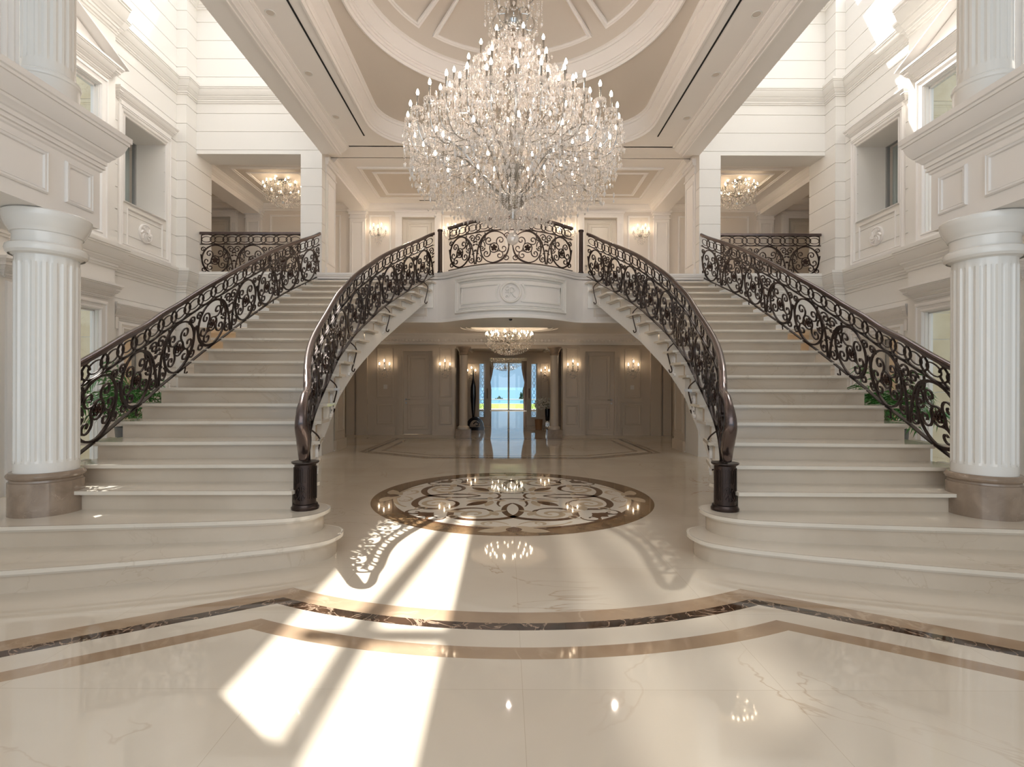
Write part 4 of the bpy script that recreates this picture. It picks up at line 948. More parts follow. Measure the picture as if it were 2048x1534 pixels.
for s in (-1, 1):
    nm = SIDE[s]
    RX = [(1.79, 4.40, 3), (1.90, 4.68, 4), (2.02, 5.03, 5), (2.11, 5.38, 6), (2.16, 5.70, 7), (2.19, 6.0, 8), (2.215, 6.28, 9), (2.23, 6.55, 10), (2.215, 6.83, 11), (2.20, 7.12, 12), (2.16, 7.42, 13), (2.11, 7.74, 14), (2.06, 8.06, 15), (1.98, 8.39, 16), (1.89, 8.74, 17), (1.79, 9.10, 18), (1.68, 9.46, 19), (1.55, 9.76, 20), (1.44, 9.88, 20.45)]
    P = [(s * x, y, k * RISE + .045) for x, y, k in RX]; P[0] = (P[0][0], P[0][1], P[0][2] - .03)
    def nose(m, f, L): pass
    root, f, L = railing('stair_railing', 'dark iron scrollwork railing on the inner curve of the %s staircase' % nm, P, 9, 1 if s < 0 else -1, ends=(.02, .05))
    o0 = root.location
    # handrail end dropping to the pedestal
    m = MB(); e = f(.02, H_TOP, 0)
    HP = [f(.25, H_TOP, 0), e, (s * 1.745, 4.22, 1.275), (s * 1.715, 4.10, 1.17), (s * 1.71, 4.075, 1.05), (s * 1.73, 4.16, .93), (s * 1.77, 4.27, .83), (s * 1.785, 4.30, .745)]
    m.tube([(a, b, c + .02) for a, b, c in catmull(HP, 6)], .034, 12, rf=lambda t: .033 + .022 * math.sin(PI * min(1, max(0, t - .35) * 1.5)))
    m.v = [(a - o0[0], b - o0[1], c - o0[2]) for a, b, c in m.v]; h = m.build('handrail_end', 'rail', root, angle=60)
    m = MB()
    for dx, k in ((0, 0), (.03, 1), (-.02, 2)): m.tube(catmull([(s * (1.80 + dx), 4.42, .74), (s * (1.79 + dx), 4.46 - .05 * k, .95), (s * (1.83 + dx), 4.36, 1.15), (s * (1.80 + dx), 4.45, 1.33)], 6), .012, 6)
    for k in range(5): m.octa((s * (1.80 + .02 * math.sin(k)), 4.36 + .02 * math.cos(k * 2), .80 + .05 * k), .03, .04, n=5, a0=k)
    m.v = [(a - o0[0], b - o0[1], c - o0[2]) for a, b, c in m.v]; m.build('lower_scroll', 'iron', root)
    for k in (5, 8, 11, 15, 19):
        u = L * 0; best = min(range(400), key=lambda i: abs(f(L * i / 400, 0, 0)[1] - (TY[k] + .12))); u = L * best / 400
        leg(f, u, .42, .10 * (1 if s > 0 else -1) * -1 * -1 * (-1), root, o0)
    # pedestal
    pd = thing('railing_pedestal', 'dark bronze pedestal with carved oval emblem at the foot of the %s inner railing' % nm, 'pedestal', (s * 1.79, 4.36, .34))
    m = MB(); m.lathe([(0, 0), (.112, 0), (.114, .018), (.105, .03), (.102, .045), (.092, .05), (0, .05)], (0, 0, 0), 40); m.build('pedestal_foot', 'iron', pd)
    m = MB(); m.lathe([(.088, .045), (.088, .385)], (0, 0, 0), 40)
    for k in range(-3, 8):
        a = -PI / 2 + k * .36; z0 = .22 if abs(k) <= 1 else .08
        mpc = lambda q, z, n, a=a: ((.088 + n) * math.cos(a + q / .088), (.088 + n) * math.sin(a + q / .088), z)
        m.sweep([(-.008, z0 + .02), (0, z0 + .01), (.008, z0 + .02), (.008, .345), (0, .355), (-.008, .345)], [(-.003, -.002), (-.003, .006), (.003, .006), (.003, -.002)], mpc, closed=True)
    mpc = lambda q, z, n: ((.089 + n) * math.cos(-PI / 2 + q / .089), (.089 + n) * math.sin(-PI / 2 + q / .089), z)
    m.sweep([(.045 * math.cos(t), .145 + .062 * math.sin(t)) for t in [2 * PI * i / 28 for i in range(28)]], [(-.003, -.002), (-.003, .010), (.003, .010), (.003, -.002)], mpc, closed=True)
    for pts in ([(0, .205), (0, .085)], [(-.038, .115), (-.018, .185), (0, .11)], [(0, .11), (.018, .185), (.038, .115)], [(-.03, .10), (.03, .19)], [(.03, .10), (-.03, .19)]): m.sweep(pts, [(-.003, -.002), (-.003, .009), (.003, .009), (.003, -.002)], mpc)
    m.build('pedestal_body', 'iron', pd, angle=50)
    m = MB(); m.lathe([(0, .38), (.092, .38), (.104, .388), (.112, .395), (.112, .404), (0, .404)], (0, 0, 0), 40); m.build('pedestal_cap', 'iron', pd)
    # post at the balcony
    po = thing('railing_post', 'plain dark round iron post at the %s end of the bowed balcony railing' % nm, 'post', (s * 1.36, 9.86, ZF))
    m = MB(); m.lathe([(0, 0), (.052, 0), (.052, .02), (.040, .025), (.040, .79), (0, .79)], (0, 0, 0), 24); m.build('post_shaft', 'iron', po)
    m = MB(); m.lathe([(0, .79), (.045, .79), (.052, .80), (.052, .825), (.045, .832), (0, .832)], (0, 0, 0), 24); m.build('post_cap', 'iron', po)
    # outer railing
    OX = [(3.93, 4.475, 3.85), (3.955, 4.56, 4.05), (3.97, 4.89, 5), (4.01, 5.24, 6), (4.07, 5.65, 7), (4.085, 5.95, 8), (4.095, 6.28, 9), (4.07, 6.55, 10), (4.045, 6.83, 11), (4.01, 7.12, 12), (3.995, 7.42, 13), (3.985, 7.74, 14), (3.967, 8.06, 15), (3.96, 8.39, 16), (3.945, 8.74, 17), (3.91, 9.10, 18), (3.852, 9.46, 19), (3.80, 9.83, 20), (3.765, 10.07, 20.75)]
    P = [(s * x, y, k * RISE + .035) for x, y, k in OX]
    root, f, L = railing('stair_railing', 'dark iron scrollwork railing along the outer side of the %s staircase' % nm, P, 8, 1 if s > 0 else -1)
    o0 = root.location
    for k in (6, 9, 13, 16, 19):
        best = min(range(400), key=lambda i: abs(f(L * i / 400, 0, 0)[1] - (TY[k] + .1))); leg(f, L * best / 400, .10, 0.0, root, o0)
    # straight gallery railing
    railing('gallery_railing', 'straight dark iron railing across the %s upper gallery opening' % nm, [(s * 6.19, 10.2, ZF + .03), (s * 5.5, 10.2, ZF + .03), (s * 4.8, 10.2, ZF + .03), (s * 4.17, 10.2, ZF + .03)], 3, 1)
root, f, L = railing('balcony_railing', 'bowed dark iron scrollwork railing of the central balcony between the two posts', [(x, y + .07, ZF + .05) for x, y in BOW[1:-1]], 4, 1, ends=(.08, .08))
o0 = root.location
for u in (L * .25, L * .75):
    m = MB(); p = f(u, -.03, 0); m.lathe([(0, -.02), (.035, -.02), (.02, .005), (.012, .03), (0, .03)], p, 12); m.v = [(a - o0[0], b - o0[1], c - o0[2]) for a, b, c in m.v]; m.build('railing_foot', 'iron', root)
# ---- chandeliers
def bulb_mesh():
    m = MB(); m.lathe([(0.0, 0), (.009, 0.002), (.016, .018), (.0175, .030), (.013, .048), (.005, .068), (0, .076)], (0, 0, 0), 10); return m
def cup_mesh(sc_=1.0):
    m = MB()
    m.lathe([(.008, -.012), (.022, -.010), (.045, -.002), (.062, .012), (.066, .016), (.060, .014), (.040, .004), (.012, 0)], (0, 0, 0), 20, mod=lambda r, z, i: r * (1 + (.07 if i % 2 else 0) * (r > .04)))
    for k in range(12):
        a = 2 * PI * k / 12; m.octa((.064 * math.cos(a), .064 * math.sin(a), -.012), .006, .022, .014, a0=a); m.octa((.064 * math.cos(a), .064 * math.sin(a), -.060), .009, .032, .018, a0=a)
    return m
def strand_mesh(n, drop=True, r=.0085, pitch=.026):
    m = MB()
    for k in range(n): m.octa((0, 0, -.012 - pitch * k), r, pitch * .48, a0=k * .7)
    if drop: m.octa((0, 0, -.012 - pitch * n - .035), .018, .05, .028, n=6)
    return m
def pendant_mesh():
    m = MB(); m.octa((0, 0, -.01), .007, .010); m.octa((0, 0, -.055), .024, .055, .03, n=6); return m
CH = (0.0, 6.48)
def big_chandelier():
    root = thing('chandelier', 'giant tiered crystal chandelier with dozens of lit candle bulbs above the floor medallion', 'chandelier', (CH[0], CH[1], 7.35))
    Z0 = 7.35
    def P(mb, name, mat, **k): mb.v = [(a, b, c - Z0) for a, b, c in mb.v]; return mb.build(name, mat, root, **k)
    st = MB(); st.lathe([(0, 7.39), (.22, 7.39), (.20, 7.34), (.05, 7.30), (.025, 7.28), (.025, 6.55), (.07, 6.5), (.09, 6.40), (.05, 6.30), (.04, 6.2), (.11, 6.12), (.12, 6.02), (.09, 5.94), (.04, 5.90), (.03, 5.45), (.10, 5.36), (.14, 5.22), (.10, 5.10), (.035, 5.02), (.035, 4.4), (.12, 4.28), (.15, 4.15), (.08, 4.0), (.05, 3.98), (.06, 3.90), (.16, 3.84), (.175, 3.76), (.13, 3.68), (.05, 3.62), (.03, 3.5), (0, 3.5)], (0, 0, 0), 24)
    P(st, 'central_stem', 'chrome')
    # tiers: radius, candle base height, number, arm root height, sag, phase
    tiers = [(1.31, 4.49, 32, 4.12, .20, 0.05), (1.06, 4.60, 20, 4.35, .15, .10), (.80, 4.98, 16, 4.75, .12, .2), (.58, 5.10, 6, 5.0, .1, .0), (.42, 5.48, 8, 5.25, .10, .35), (.98, 4.12, 12, 4.0, .10, .1)]
    cup0 = None; candle0 = None; cnt = 0
    armm = {}
    for ti, (R, zb, n, zr, sag, ph) in enumerate(tiers):
        mb = MB(); r0 = R * .42
        pts = bez((r0, 0, zr + .12 - Z0), (R * .60, 0, zr + .10 - Z0), (R * .96, 0, zr - sag - .05 - Z0), (R, 0, zb - .14 - Z0), 12)
        pts = pts + [(R, 0, zb - .03 - Z0)]
        mb.tube(pts, .006, 6); mb.lathe([(0, -.03), (.02, -.028), (.018, -.012), (.006, 0)], (R, 0, zb - Z0), 10)
        arm0 = mb.build('chandelier_arm', 'chrome', root)
        if cup0 is None:
            cup0 = cup_mesh().build('candle_cup', 'crystal', root, smooth=False)
            cm = MB(); cm.lathe([(0, 0), (.0125, 0), (.0125, .16), (.008, .165), (0, .165)], (0, 0, 0), 10); candle0 = cm.build('candle', 'sleeve', root)
            b0 = bulb_mesh().build('candle_bulb', 'bulb', candle0); b0.location = (0, 0, .163); b0['label'] = 'lit flame-shaped bulb'
        for k in range(n):
            a = 2 * PI * (k + ph) / n
            ar = arm0 if k == 0 else arm0.copy()
            if k: COL.objects.link(ar); ar.parent = root
            ar.rotation_euler = (0, 0, a)
            x, y, z = R * math.cos(a), R * math.sin(a), zb - Z0
            cu = cup0 if cnt == 0 else cup0.copy(); ca = candle0 if cnt == 0 else candle0.copy()
            if cnt: 
                for o_ in (cu, ca): COL.objects.link(o_); o_.parent = root
                bb = b0.copy(); COL.objects.link(bb); bb.parent = ca
            cu.location = (x, y, z); cu.rotation_euler = (0, 0, a); ca.location = (x, y, z); cnt += 1
    # heavy lower arms curving up and out from the bottom hub
    for n, R, z1, zm in ((9, 1.16, 4.32, .30), (9, 1.08, 4.0, .22)):
        mb = MB(); pts = bez((.10, 0, 3.78 - Z0), (.40, 0, 3.74 - Z0), (.62, 0, z1 + zm - Z0), (R, 0, z1 - Z0), 16)
        for dd in (-.009, .009): mb.tube([(a, b + dd, c) for a, b, c in pts], .0065, 6)
        a0 = mb.build('branch', 'chrome', root)
        for k in range(n):
            a_ = a0 if k == 0 else a0.copy()
            if k: COL.objects.link(a_); a_.parent = root
            a_.rotation_euler = (0, 0, 2 * PI * (k + .5 * (R < 1.15)) / n)
    # crystal ball
    mb = MB(); bm = bmesh.new(); bmesh.ops.create_icosphere(bm, subdivisions=3, radius=.078); bm.verts.index_update()
    mb.add([(v.co.x, v.co.y, v.co.z + 3.255) for v in bm.verts], [tuple(v.index for v in f.verts) for f in bm.faces]); bm.free()
    P(mb, 'crystal_ball', 'crystal', smooth=False)
    # strands hanging round the outside as parts, the inner masses as one
    vars_ = [strand_mesh(n).build('crystal_strand', 'crystal', root, smooth=False) for n in (7, 10, 13)]
    used = [False] * 3
    rng = random.Random(3)
    def hang(vi, r, a, z):
        ob = vars_[vi] if not used[vi] else vars_[vi].copy()
        if used[vi]: COL.objects.link(ob); ob.parent = root
        used[vi] = True; ob.location = (r * math.cos(a), r * math.sin(a), z - Z0); ob.rotation_euler = (0, 0, rng.random() * 3)
    # silhouette of the lower bowl
    env = [(1.36, 4.50), (1.36, 4.20), (1.30, 4.00), (1.15, 3.84), (.94, 3.72), (.69, 3.61), (.50, 3.53), (.30, 3.44), (.10, 3.35)]
    def zlow(r):
        for (r1, z1), (r2, z2) in zip(env[1:], env[2:]):
            if r2 <= r <= r1: return z2 + (z1 - z2) * (r - r2) / (r1 - r2)
        return 3.34
    for k in range(40): a = 2 * PI * k / 40; hang(k % 2, 1.34 + .02 * (k % 3), a, 4.42 - .0 * k)
    for k in range(34): a = 2 * PI * (k + .5) / 34; hang(2 if k % 2 else 1, 1.22, a, 4.28)
    for k in range(26): a = 2 * PI * (k + .2) / 26; hang(1, 1.04, a, 4.05)
    ms = MB()
    def bead_str(r, a, z1, z0, big=False):
        x, y = r * math.cos(a), r * math.sin(a); z = z1
        while z > z0 + .06: ms.octa((x + rng.uniform(-.003, .003), y, z), .0085, .012, a0=z * 9); z -= .027
        ms.octa((x, y, z0 + .03), .020, .042, .026, n=6, a0=a)
    for R, n in ((1.28, 60), (1.15, 64), (1.02, 56), (.88, 54), (.74, 46), (.66, 52), (.58, 46), (.50, 42), (.42, 38), (.34, 30), (.26, 24), (.18, 18), (.10, 10)):
        for k in range(n):
            a = 2 * PI * (k + rng.random() * .6) / n; zl = zlow(R) + rng.uniform(0, .06)
            top = zl + rng.uniform(.28, .42) if R > .8 else zl + rng.uniform(.2, .36)
            bead_str(R, a, top, zl)
    # garlands of beads and pendants between the tiers
    T2 = [(1.31, 4.48, 32), (1.06, 4.60, 20), (.80, 4.96, 16), (.42, 5.46, 8), (1.20, 4.30, 30), (.98, 4.12, 12), (.9, 4.65, 22), (.65, 4.85, 20), (.5, 5.15, 14), (.26, 5.9, 10), (.30, 6.15, 10)]
    for R, z, n in T2:
        for k in range(n):
            a0 = 2 * PI * k / n; a1 = 2 * PI * (k + 1) / n
            for i in range(11):
                t = i / 10; a = a0 + (a1 - a0) * t; zz = z - .16 * 4 * t * (1 - t) - .05
                ms.octa((R * math.cos(a), R * math.sin(a), zz), .011, .013, a0=i)
            for dr in (-.04, .05): ms.octa(((R + dr) * math.cos(a0 + .04), (R + dr) * math.sin(a0 + .04), z - .17), .015, .05, .03, n=6, a0=k)
    for k in range(2800):
        z = 3.75 + 1.95 * rng.random() ** 1.2; rmax = 1.30 if z < 4.5 else max(.28, 1.30 - (z - 4.5) * .85)
        r = rmax * math.sqrt(rng.uniform(.12, .99)); a = rng.random() * 2 * PI
        if rng.random() < .16: ms.octa((r * math.cos(a), r * math.sin(a), z), .024, .055, .03, n=6, a0=a)
        else: ms.octa((r * math.cos(a), r * math.sin(a), z), rng.uniform(.010, .018), rng.uniform(.016, .040), a0=a, n=5)
    for R, zt, zb_, n in ((.36, 6.75, 5.95, 12), (.30, 6.9, 6.3, 10)):
        for k in range(n): bead_str(R, 2 * PI * k / n, zt, zb_)
    # slanting swags from the top crown down to the tiers
    for R, zz, n in ((1.25, 4.55, 16), (.78, 5.05, 12)):
        for k in range(n):
            a = 2 * PI * (k + .5) / n
            for i in range(40):
                t = i / 39; r = .12 + (R - .12) * t ** 1.5; z = 5.9 - (5.9 - zz) * t - .12 * math.sin(PI * t)
                ms.octa((r * math.cos(a), r * math.sin(a), z), .009, .012, a0=i)
    ob = P(ms, 'crystal_cluster', 'crystal', smooth=False, clean=False); ob['kind'] = 'stuff'
    mb = MB()
    for k in range(8):
        a = 2 * PI * k / 8; c_, s_ = math.cos(a), math.sin(a)
        mb.tube([(x * c_, x * s_, z) for x, z in bez((.04, 6.1), (.35, 6.2), (.30, 5.75), (.12, 5.95), 12)], .008, 6); mb.tube([(x * c_, x * s_, z) for x, z in bez((.06, 6.5), (.3, 6.8), (.4, 6.4), (.22, 6.25), 12)], .008, 6)
    P(mb, 'crown_scroll', 'chrome')
    return root
big_chandelier()
def small_chandelier(label, loc, R, H, n, rod, group=None, proto=None, tiers=((1.0, 0), (.62, .12))):
    root = thing('chandelier', label, 'chandelier', loc, group=group)
    fr = MB(); fr.lathe([(0, 0), (.10, 0), (.11, -.012), (.05, -.03), (.01, -.04), (.008, -rod), (.03, -rod - .03), (.035, -rod - .08), (.012, -rod - .12), (.012, -rod - H * .7), (.04, -rod - H * .8), (.03, -rod - H * .9), (0, -rod - H * .92)], (0, 0, 0), 16)
    fr.build('chandelier_stem', 'chrome', root)
    z0 = -rod - .12; first = True
    cm = MB(); cm.lathe([(0, -.01), (.022, -.006), (.024, .0), (.0085, .002), (.0085, .055), (0, .056)], (0, 0, 0), 8); c0 = cm.build('candle', 'sleeve', root)
    bm_ = bulb_mesh(); bm_.v = [(a * .85, b * .85, c * .85) for a, b, c in bm_.v]; b0 = bm_.build('candle_bulb', 'bulb_small', c0); b0.location = (0, 0, .054)
    for ti, (k_, dz_) in enumerate(tiers):
        am = MB(); am.tube([(x, 0, z) for x, z in bez((.02, z0 - H * .35), (R * k_ * .5, z0 - H * .1), (R * k_ * .75, z0 - H * .45), (R * k_, z0 + dz_ - .06), 10)], .006, 5); a0 = am.build('chandelier_arm', 'chrome', root)
        nn = n if ti == 0 else n // 2
        for k in range(nn):
            a = 2 * PI * (k + .3 * ti) / nn; ar = a0 if k == 0 else a0.copy()
            if k: COL.objects.link(ar); ar.parent = root
            ar.rotation_euler = (0, 0, a); ca = c0 if first else c0.copy()
            if not first: COL.objects.link(ca); ca.parent = root; bb = b0.copy(); COL.objects.link(bb); bb.parent = ca
            ca.location = (R * k_ * math.cos(a), R * k_ * math.sin(a), z0 + dz_ - .05); first = False
    ms = MB(); rng = random.Random(int(R * 1000))
    for k in range(int(900 * R / .45)):
        t = rng.random(); z = z0 + .03 - H * .86 * t; rm = R * (1.08 if t < .35 else 1.08 * math.sqrt(max(.02, 1 - ((t - .35) / .66) ** 2)))
        r = rm * math.sqrt(rng.uniform(.15, 1)); a = rng.random() * 2 * PI
        ms.octa((r * math.cos(a), r * math.sin(a), z), rng.uniform(.007, .013), rng.uniform(.010, .026), a0=a)
    ob = ms.build('crystal_cluster', 'crystal', root, smooth=False, clean=False); ob['kind'] = 'stuff'
    return root
for s in (-1, 1):
    small_chandelier('small lit crystal chandelier in the %s upper gallery beside the white pier' % SIDE[s], (s * 5.22, 11.75, 6.105), .42, .56, 12, .04)
small_chandelier('lit crystal chandelier hanging from the oval recess in the hall below the balcony', (0.0, 12.8, 3.09), .58, .62, 18, .30, tiers=((1.0, 0), (.7, .03)))
small_chandelier('farther lit crystal chandelier seen through the doorway behind the hall one', (-.12, 21.0, 3.0), .72, .75, 16, .25)
# ---- wall sconces
def sconce(label, loc, n, sc_, energy, group=None, ry=0):
    root = thing('wall_sconce', label, 'sconce', loc, rz=ry, group=group)
    fr = MB(); fr.lathe([(0, -.03), (.05, -.03), (.055, -.02), (.04, .0), (.02, .05), (0, .06)], (0, -.02, 0), 14); fr.tube([(0, -.02, 0), (0, -.05, .04), (0, -.06, .18), (0, -.05, .30)], .007, 6); fr.build('backplate', 'chrome', root)
    cm = MB(); cm.lathe([(0, -.008), (.028, -.004), (.030, .002), (.009, .004), (.009, .065), (0, .066)], (0, 0, 0), 8); c0 = cm.build('candle', 'sleeve', root)
    bm_ = bulb_mesh(); bm_.v = [(a * .9, b * .9, c * .9) for a, b, c in bm_.v]; b0 = bm_.build('candle_bulb', 'bulb_small', c0); b0.location = (0, 0, .064)
    spots = [(-.14, -.10, .05), (.14, -.10, .05), (0, -.13, .14)] if n == 3 else [(-.20, -.09, .06), (.20, -.09, .06), (-.10, -.14, .12), (.10, -.14, .13), (0.02, -.17, .07)]
    for i, p in enumerate(spots):
        am = MB(); am.tube(bez((0, -.03, 0), (p[0] * .5, p[1] * 1.0, -.12), (p[0] * 1.1, p[1], -.08), (p[0], p[1], p[2] - .01), 10), .006, 5); am.build('sconce_arm', 'chrome', root)
        ca = c0 if i == 0 else c0.copy()
        if i: COL.objects.link(ca); ca.parent = root; bb = b0.copy(); COL.objects.link(bb); bb.parent = ca
        ca.location = p
    ms = MB(); rng = random.Random(5)
    for p in spots:
        for k in range(6): a = 2 * PI * k / 6; ms.octa((p[0] + .032 * math.cos(a), p[1] + .032 * math.sin(a), p[2] - .035), .007, .028, .014)
    for k in range(90):
        z = rng.uniform(-.26, .0); w_ = .20 * (1 - abs(z + .05) / .28); ms.octa((rng.uniform(-w_, w_), -rng.uniform(.03, .15), z), .007, .016, a0=k)
    for k in range(12): ms.octa((0, -.06, .16 + .02 * k), .009, .011, a0=k)
    o_ = ms.build('crystal_drops', 'crystal', root, smooth=False, clean=False); o_['kind'] = 'stuff'
    return root
for s in (-1, 1):
    nm = SIDE[s]
    sconce('five-candle crystal sconce on the upper gallery wall outside the %s door' % nm, (s * 3.42, 13.37, 5.34), 5, 1, 9)
    sconce('crystal sconce on the upper gallery wall inside the %s door, partly behind railing' % nm, (s * 1.50, 13.37, 5.34), 5, 1, 9)
    sconce('three-candle crystal sconce under the balcony between the %s door and the portal' % nm, (s * 1.80, 14.47, 1.86), 3, 1, 7)
    sconce('three-candle crystal wall sconce on the outer panel beside the %s door under the balcony' % nm, (s * 3.50, 14.47, 1.86), 3, 1, 7)
    sconce('small crystal wall sconce on the vestibule wall behind the %s portal column' % nm, (s * 1.30, 18.16, 1.80), 3, 1, 6)
# ---- portal columns
for s in (-1, 1):
    t = thing('portal_column', 'round beige stone column on a square block at the %s side of the portal under the balcony' % SIDE[s], 'column', (s * 1.23, 13.85, 0))
    m = MB(); m.box(-.20, .20, -.2, .2, 0, .22); m.build('plinth_block', 'plinth', t, smooth=False)
    m = MB(); m.lathe([(.16, .22), (.165, .25), (.15, .29), (.13, .30), (.115, .32), (.105, 2.22), (.115, 2.24)], (0, 0, 0), 28); m.build('column_shaft', 'beige', t)
    m = MB(); m.lathe([(.11, 2.22), (.13, 2.25), (.115, 2.28), (.15, 2.36), (.2, 2.42), (.2, 2.45)], (0, 0, 0), 28); m.build('column_capital', 'plinth', t)
# ---- ornamental open door leaves with etched glass strips
for s in (-1, 1):
    G = MB(); G.box(s * .81, s * 1.04, 18.325, 18.335, .27, 2.19); g = G.build('leaded_glass_panel', ['glass'], smooth=False)
    tag(g, 'narrow ornamental leaded glass side panel %s of the far open doorway' % SIDE[s], 'glass panel')
    I = MB(); mpg = lambda a, b, c, s=s: (s * (.925 + a), 18.324 - c, b)
    for zz in [.40 + .22 * k for k in range(9)]:
        I.sweep([(.05 * math.cos(t), zz + .07 * math.sin(t)) for t in [2 * PI * i / 16 for i in range(16)]], RECT(.012, 0, .008), mpg, closed=True)
        I.sweep(spiral(.0, zz + .11, .04, .01, 0, 1.2, 12), RECT(.009, 0, .008), mpg)
    for x in (-.09, -.075, .075, .09): I.sweep([(x, .28), (x, 2.18)], RECT(.008, 0, .008), mpg)
    i_ = I.build('leading', 'trim', g)
    # keep the door pull
    H = MB(); H.tube(bez((s * .74, 18.16, .95), (s * .74, 18.08, 1.0), (s * .74, 18.08, 1.25), (s * .74, 18.16, 1.3), 10), .012, 6)
    h = H.build('door_pull', 'iron'); tag(h, 'curved dark door pull on the %s jamb of the far doorway' % SIDE[s], 'door handle')
# ---- sculpture, vase of flowers and stand in the vestibule
t = thing('sculpture', 'tall black polished leaf-shaped sculpture on an arched base beyond the portal', 'sculpture', (-1.08, 16.1, 0))
m = MB(); m.lathe([(0, .30), (.03, .34), (.06, .7), (.085, 1.05), (.08, 1.35), (.05, 1.5), (.025, 1.62), (.015, 1.85), (0, 1.95)], (-.03, 0, 0), 20, sy=.5); m.build('blade', 'ebony', t)
m = MB(); m.sweep([(.22 * math.cos(a) + .03, .10 + .27 * math.sin(a)) for a in [PI * i / 20 for i in range(21)]], RECT(.10, -.10, .10), lambda a, b, c: (a, c, b)); m.box(-.3, .32, -.12, .12, 0, .10)
m.sweep(spiral(.08, .18, .10, .03, 3.1, -.9, 14), RECT(.03, -.05, .05), lambda a, b, c: (a, c, b)); m.build('base', 'ebony', t)
t = thing('flower_vase', 'tall black vase of white blossom on curved silver legs beyond the portal', 'vase', (1.22, 16.0, 0))
m = MB(); m.lathe([(0, .30), (.045, .30), (.065, .33), (.075, .5), (.08, .68), (.065, .68), (.06, .4), (0, .38)], (0, 0, 0), 20); m.build('vase', 'ebony', t)
m = MB()
for k in range(3): a = 2 * PI * k / 3 + .4; m.tube([(x * math.cos(a), x * math.sin(a), z) for x, z in bez((.02, .32), (.10, .2), (-.02, .12), (.14, 0.01), 10)], .014, 6)
m.build('leg_stand', 'chrome', t)
m = MB(); rng = random.Random(9)
for k in range(170):
    a = rng.random() * 2 * PI; e = rng.random(); r = .28 * math.sqrt(rng.random()); z = .84 + rng.uniform(-.22, .24) * (1 - (r / .34) ** 2); x, y = r * math.cos(a) - .12, r * math.sin(a) * .6
    m.octa((x, y, z), rng.uniform(.025, .042), .028, n=5, a0=a)
o_ = m.build('blossom', 'flower', t, smooth=False, clean=False); o_['kind'] = 'stuff'
m = MB()
for k in range(26): a = rng.random() * 2 * PI; r = .26 * rng.random(); m.tube(bez((0, 0, .6), (0, 0, .74), (r * .6 * math.cos(a) - .06, r * .5 * math.sin(a), .76), (r * math.cos(a) - .12, r * .6 * math.sin(a), .80 + .2 * rng.random()), 6), .004, 4)
m.build('flower_stem', 'stem', t)
m = MB(); m.lathe([(0, 0), (.11, 0), (.13, .30), (.14, .32), (.12, .32), (.1, .05), (0, .04)], (0, 0, 0), 20); ob = m.build('basket', 'wood', loc=None); ob.location = (.98, 16.5, 0); tag(ob, 'low round brown basket on the floor beside the flower vase', 'basket')
# ---- ceiling fittings
for s in (-1, 1):
    for i, y in enumerate((6.49, 7.75, 9.0)):
        t = thing('downlight', 'recessed downlight in the ceiling %s of the dome, %s of its row' % (SIDE[s], ('nearest', 'middle', 'farthest')[i]), 'downlight', (s * 3.09 + (0), y, 6.12), group='downlights along the %s ceiling strip' % SIDE[s])
        m = MB(); m.lathe([(.068, .0), (.066, -.006), (.054, -.006), (.05, -.002), (.045, -.001)], (0, 0, 0), 28); m.build('downlight_ring', 'plastic', t)
        m = MB(); m.lathe([(0, -.004), (.02, -.004), (.05, -.002)], (0, 0, 0), 24); m.build('downlight_lens', 'greige', t)
    m = MB(); m.box(s * 2.765, s * 2.79, 3.4, 9.67, 6.113, 6.119); ob = m.build('air_slot', 'vent', smooth=False); tag(ob, 'long thin black air slot in the ceiling along the %s side of the dome recess' % SIDE[s], 'vent')
    m = MB(); m.box(s * 1.4, s * 2.3, 13.02, 13.045, 6.112, 6.118); ob = m.build('air_slot', 'vent', smooth=False); tag(ob, 'short dark air slot in the gallery ceiling above the %s upper door' % SIDE[s], 'vent')
t = thing('ceiling_sensor', 'small black round device under the balcony soffit', 'camera', (0.0, 9.35, 2.62))
m = MB(); m.lathe([(0, -.035), (.018, -.033), (.030, -.020), (.034, 0), (0, 0)], (0, 0, 0), 20); m.build('sensor_dome', 'black', t)
m = MB(); m.lathe([(.034, -.004), (.042, -.003), (.042, 0), (0, 0)], (0, 0, 0), 20); m.build('sensor_ring', 'plastic', t)
for s in (-1, 1):
    m = MB(); m.box(s * 3.50 - .05, s * 3.50 + .05, 14.485, 14.499, 1.30, 1.42); ob = m.build('wall_control', 'plastic', smooth=False); tag(ob, 'small pale wall control plate below the outer sconce %s under the balcony' % SIDE[s], 'switch')
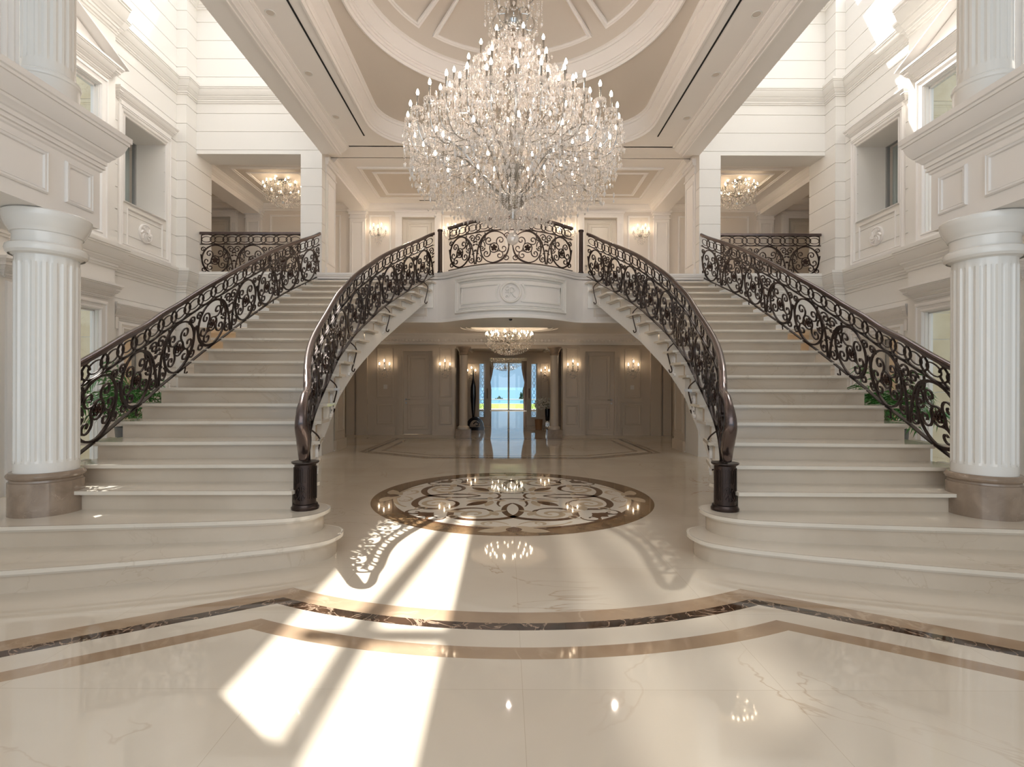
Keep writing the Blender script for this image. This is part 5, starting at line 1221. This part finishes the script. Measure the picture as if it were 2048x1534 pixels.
# ---- potted palms behind the stairs
def palm(s):
    t = thing('potted_palm', 'green feather palm in a grey planter between the %s staircase and the side wall' % SIDE[s], 'plant', (s * 5.15, 7.0, 0))
    m = MB(); m.lathe([(0, 0), (.17, 0), (.235, .80), (.24, .82), (.215, .82), (.20, .76), (0, .75)], (0, 0, 0), 24); m.build('planter', 'pot', t)
    m = MB(); m.lathe([(0, .771), (.19, .771), (.2, .765)], (0, 0, 0), 20); m.build('soil', 'soil', t)
    rng = random.Random(11 + s)
    for k in range(24):
        a = 2 * PI * (k * .382); L_ = rng.uniform(.65, 1.25); el = rng.uniform(.35, 1.25)
        c_, s_ = math.cos(a), math.sin(a); q = L_ * math.cos(el); hgt = L_ * math.sin(el)
        sp = bez((0, 0, .76), (.25 * q * c_, .25 * q * s_, .76 + hgt * .8), (.7 * q * c_, .7 * q * s_, .82 + hgt * 1.0), (q * .9 * c_, q * .9 * s_, .60 + hgt * .55), 16)
        F = MB(); F.tube(sp, .004, 4, mat=1)
        for i in range(4, 17):
            p = Vector(sp[i]); d = (Vector(sp[min(i + 1, 16)]) - Vector(sp[i - 1])).normalized(); side = d.cross(Vector((0, 0, 1))).normalized(); tt = i / 16
            ll = .26 * math.sin(PI * (tt * .8 + .12)) + .04
            for sg in (1, -1):
                dirv = (side * sg * .85 + d * .6 + Vector((0, 0, -.12))).normalized(); e = p + dirv * ll + Vector((0, 0, -.05 * ll / .2)); mid = p + dirv * ll * .5 + Vector((0, 0, .012)); wv = d * .015
                F.add([tuple(p), tuple(mid + wv), tuple(e), tuple(mid - wv)], [(0, 1, 2, 3)], 0)
        F.build('palm_frond', ['leaf', 'stem'], t, clean=False, smooth=False)
for s in (-1, 1): palm(s)
# ---- garden seen through the far doors
m = MB(); m.box(-12, 12, 29.2, 31.6, -.4, -.02); struct(m.build('floor_terrace', 'terrace', smooth=False))
m = MB(); m.box(-40, 40, 31.6, 40.5, -.5, -.04); ob = m.build('lawn', 'grass', smooth=False); ob['kind'] = 'structure'
m = MB(); m.box(-40, 40, 40.5, 41, -.6, -.02, 0); m.box(-40, 40, 41, 53.5, -.6, -.08, 1); m.box(-40, 40, 53.5, 54.3, -.6, .0, 0); ob = m.build('swimming_pool', ['terrace', 'water'], smooth=False); tag(ob, 'blue swimming pool with pale kerbs beyond the lawn through the far doors', 'pool')
m = MB(); m.box(-6000, 6000, 60, 9000, -26, -25); ob = m.build('sea', 'sea', smooth=False); ob['kind'] = 'structure'
def blob_tree(name, label, loc, h, r, n, cone):
    t = thing(name, label, 'tree', loc); m = MB(); rng = random.Random(int(h * 10))
    for k in range(n):
        z = h * rng.random(); rr = r * ((1 - z / h) ** .7 if cone else math.sin(PI * min(.98, z / h * .9 + .1))) * math.sqrt(rng.random()); a = rng.random() * 2 * PI
        m.octa((rr * math.cos(a), rr * math.sin(a), z), r * .16, r * .3, a0=a, n=5)
    m.build('foliage', 'tree', t, smooth=False, clean=False); m = MB(); m.tube([(0, 0, -1), (0, 0, h * .8)], r * .08, 6); m.build('trunk', 'wood', t)
for i, (x, y, h, r) in enumerate(((1.75, 62, 2.0, .45), (2.15, 64, 2.6, .5), (2.6, 66, 3.4, .6))): blob_tree('cypress_tree', ('lowest', 'middle', 'tallest')[i] + ' of the dark cypresses past the pool on the right', (x, y, -1.4), h, r, 160, True)
blob_tree('round_bush', 'low dark bush past the pool, left of the door post', (-.85, 58, -1.2), 1.3, .8, 120, False)
blob_tree('round_bush', 'light green bush in front of the cypresses past the pool', (2.2, 57, -1.0), 1.35, .7, 120, False)
for s in (-1, 1):
    m = MB(); P = [(s * (1.34 - .055 * i), .03 * math.sin(i * 2.1)) for i in range(11)]
    mc = lambda a, b, c, s=s: (s * (abs(a) + (0 if c > 2.0 else 0) + .45 * max(0, (2.3 - c)) * (1 if c > 1.2 else .49 / max(.49, (2.3 - c)) ) * ((1.30 - abs(a)))), 28.7 + b, c)
    for z0_, z1_ in ((0.02, .6), (.6, 1.2), (1.2, 1.6), (1.6, 2.0), (2.0, 2.4), (2.4, 2.8)): m.sweep(P, [(-.01, z0_), (.01, z0_), (.01, z1_), (-.01, z1_)], mc)
    ob = m.build('door_curtain', 'curtain'); tag(ob, 'mauve curtain gathered at the %s edge of the glazed garden doors' % SIDE[s], 'curtain')
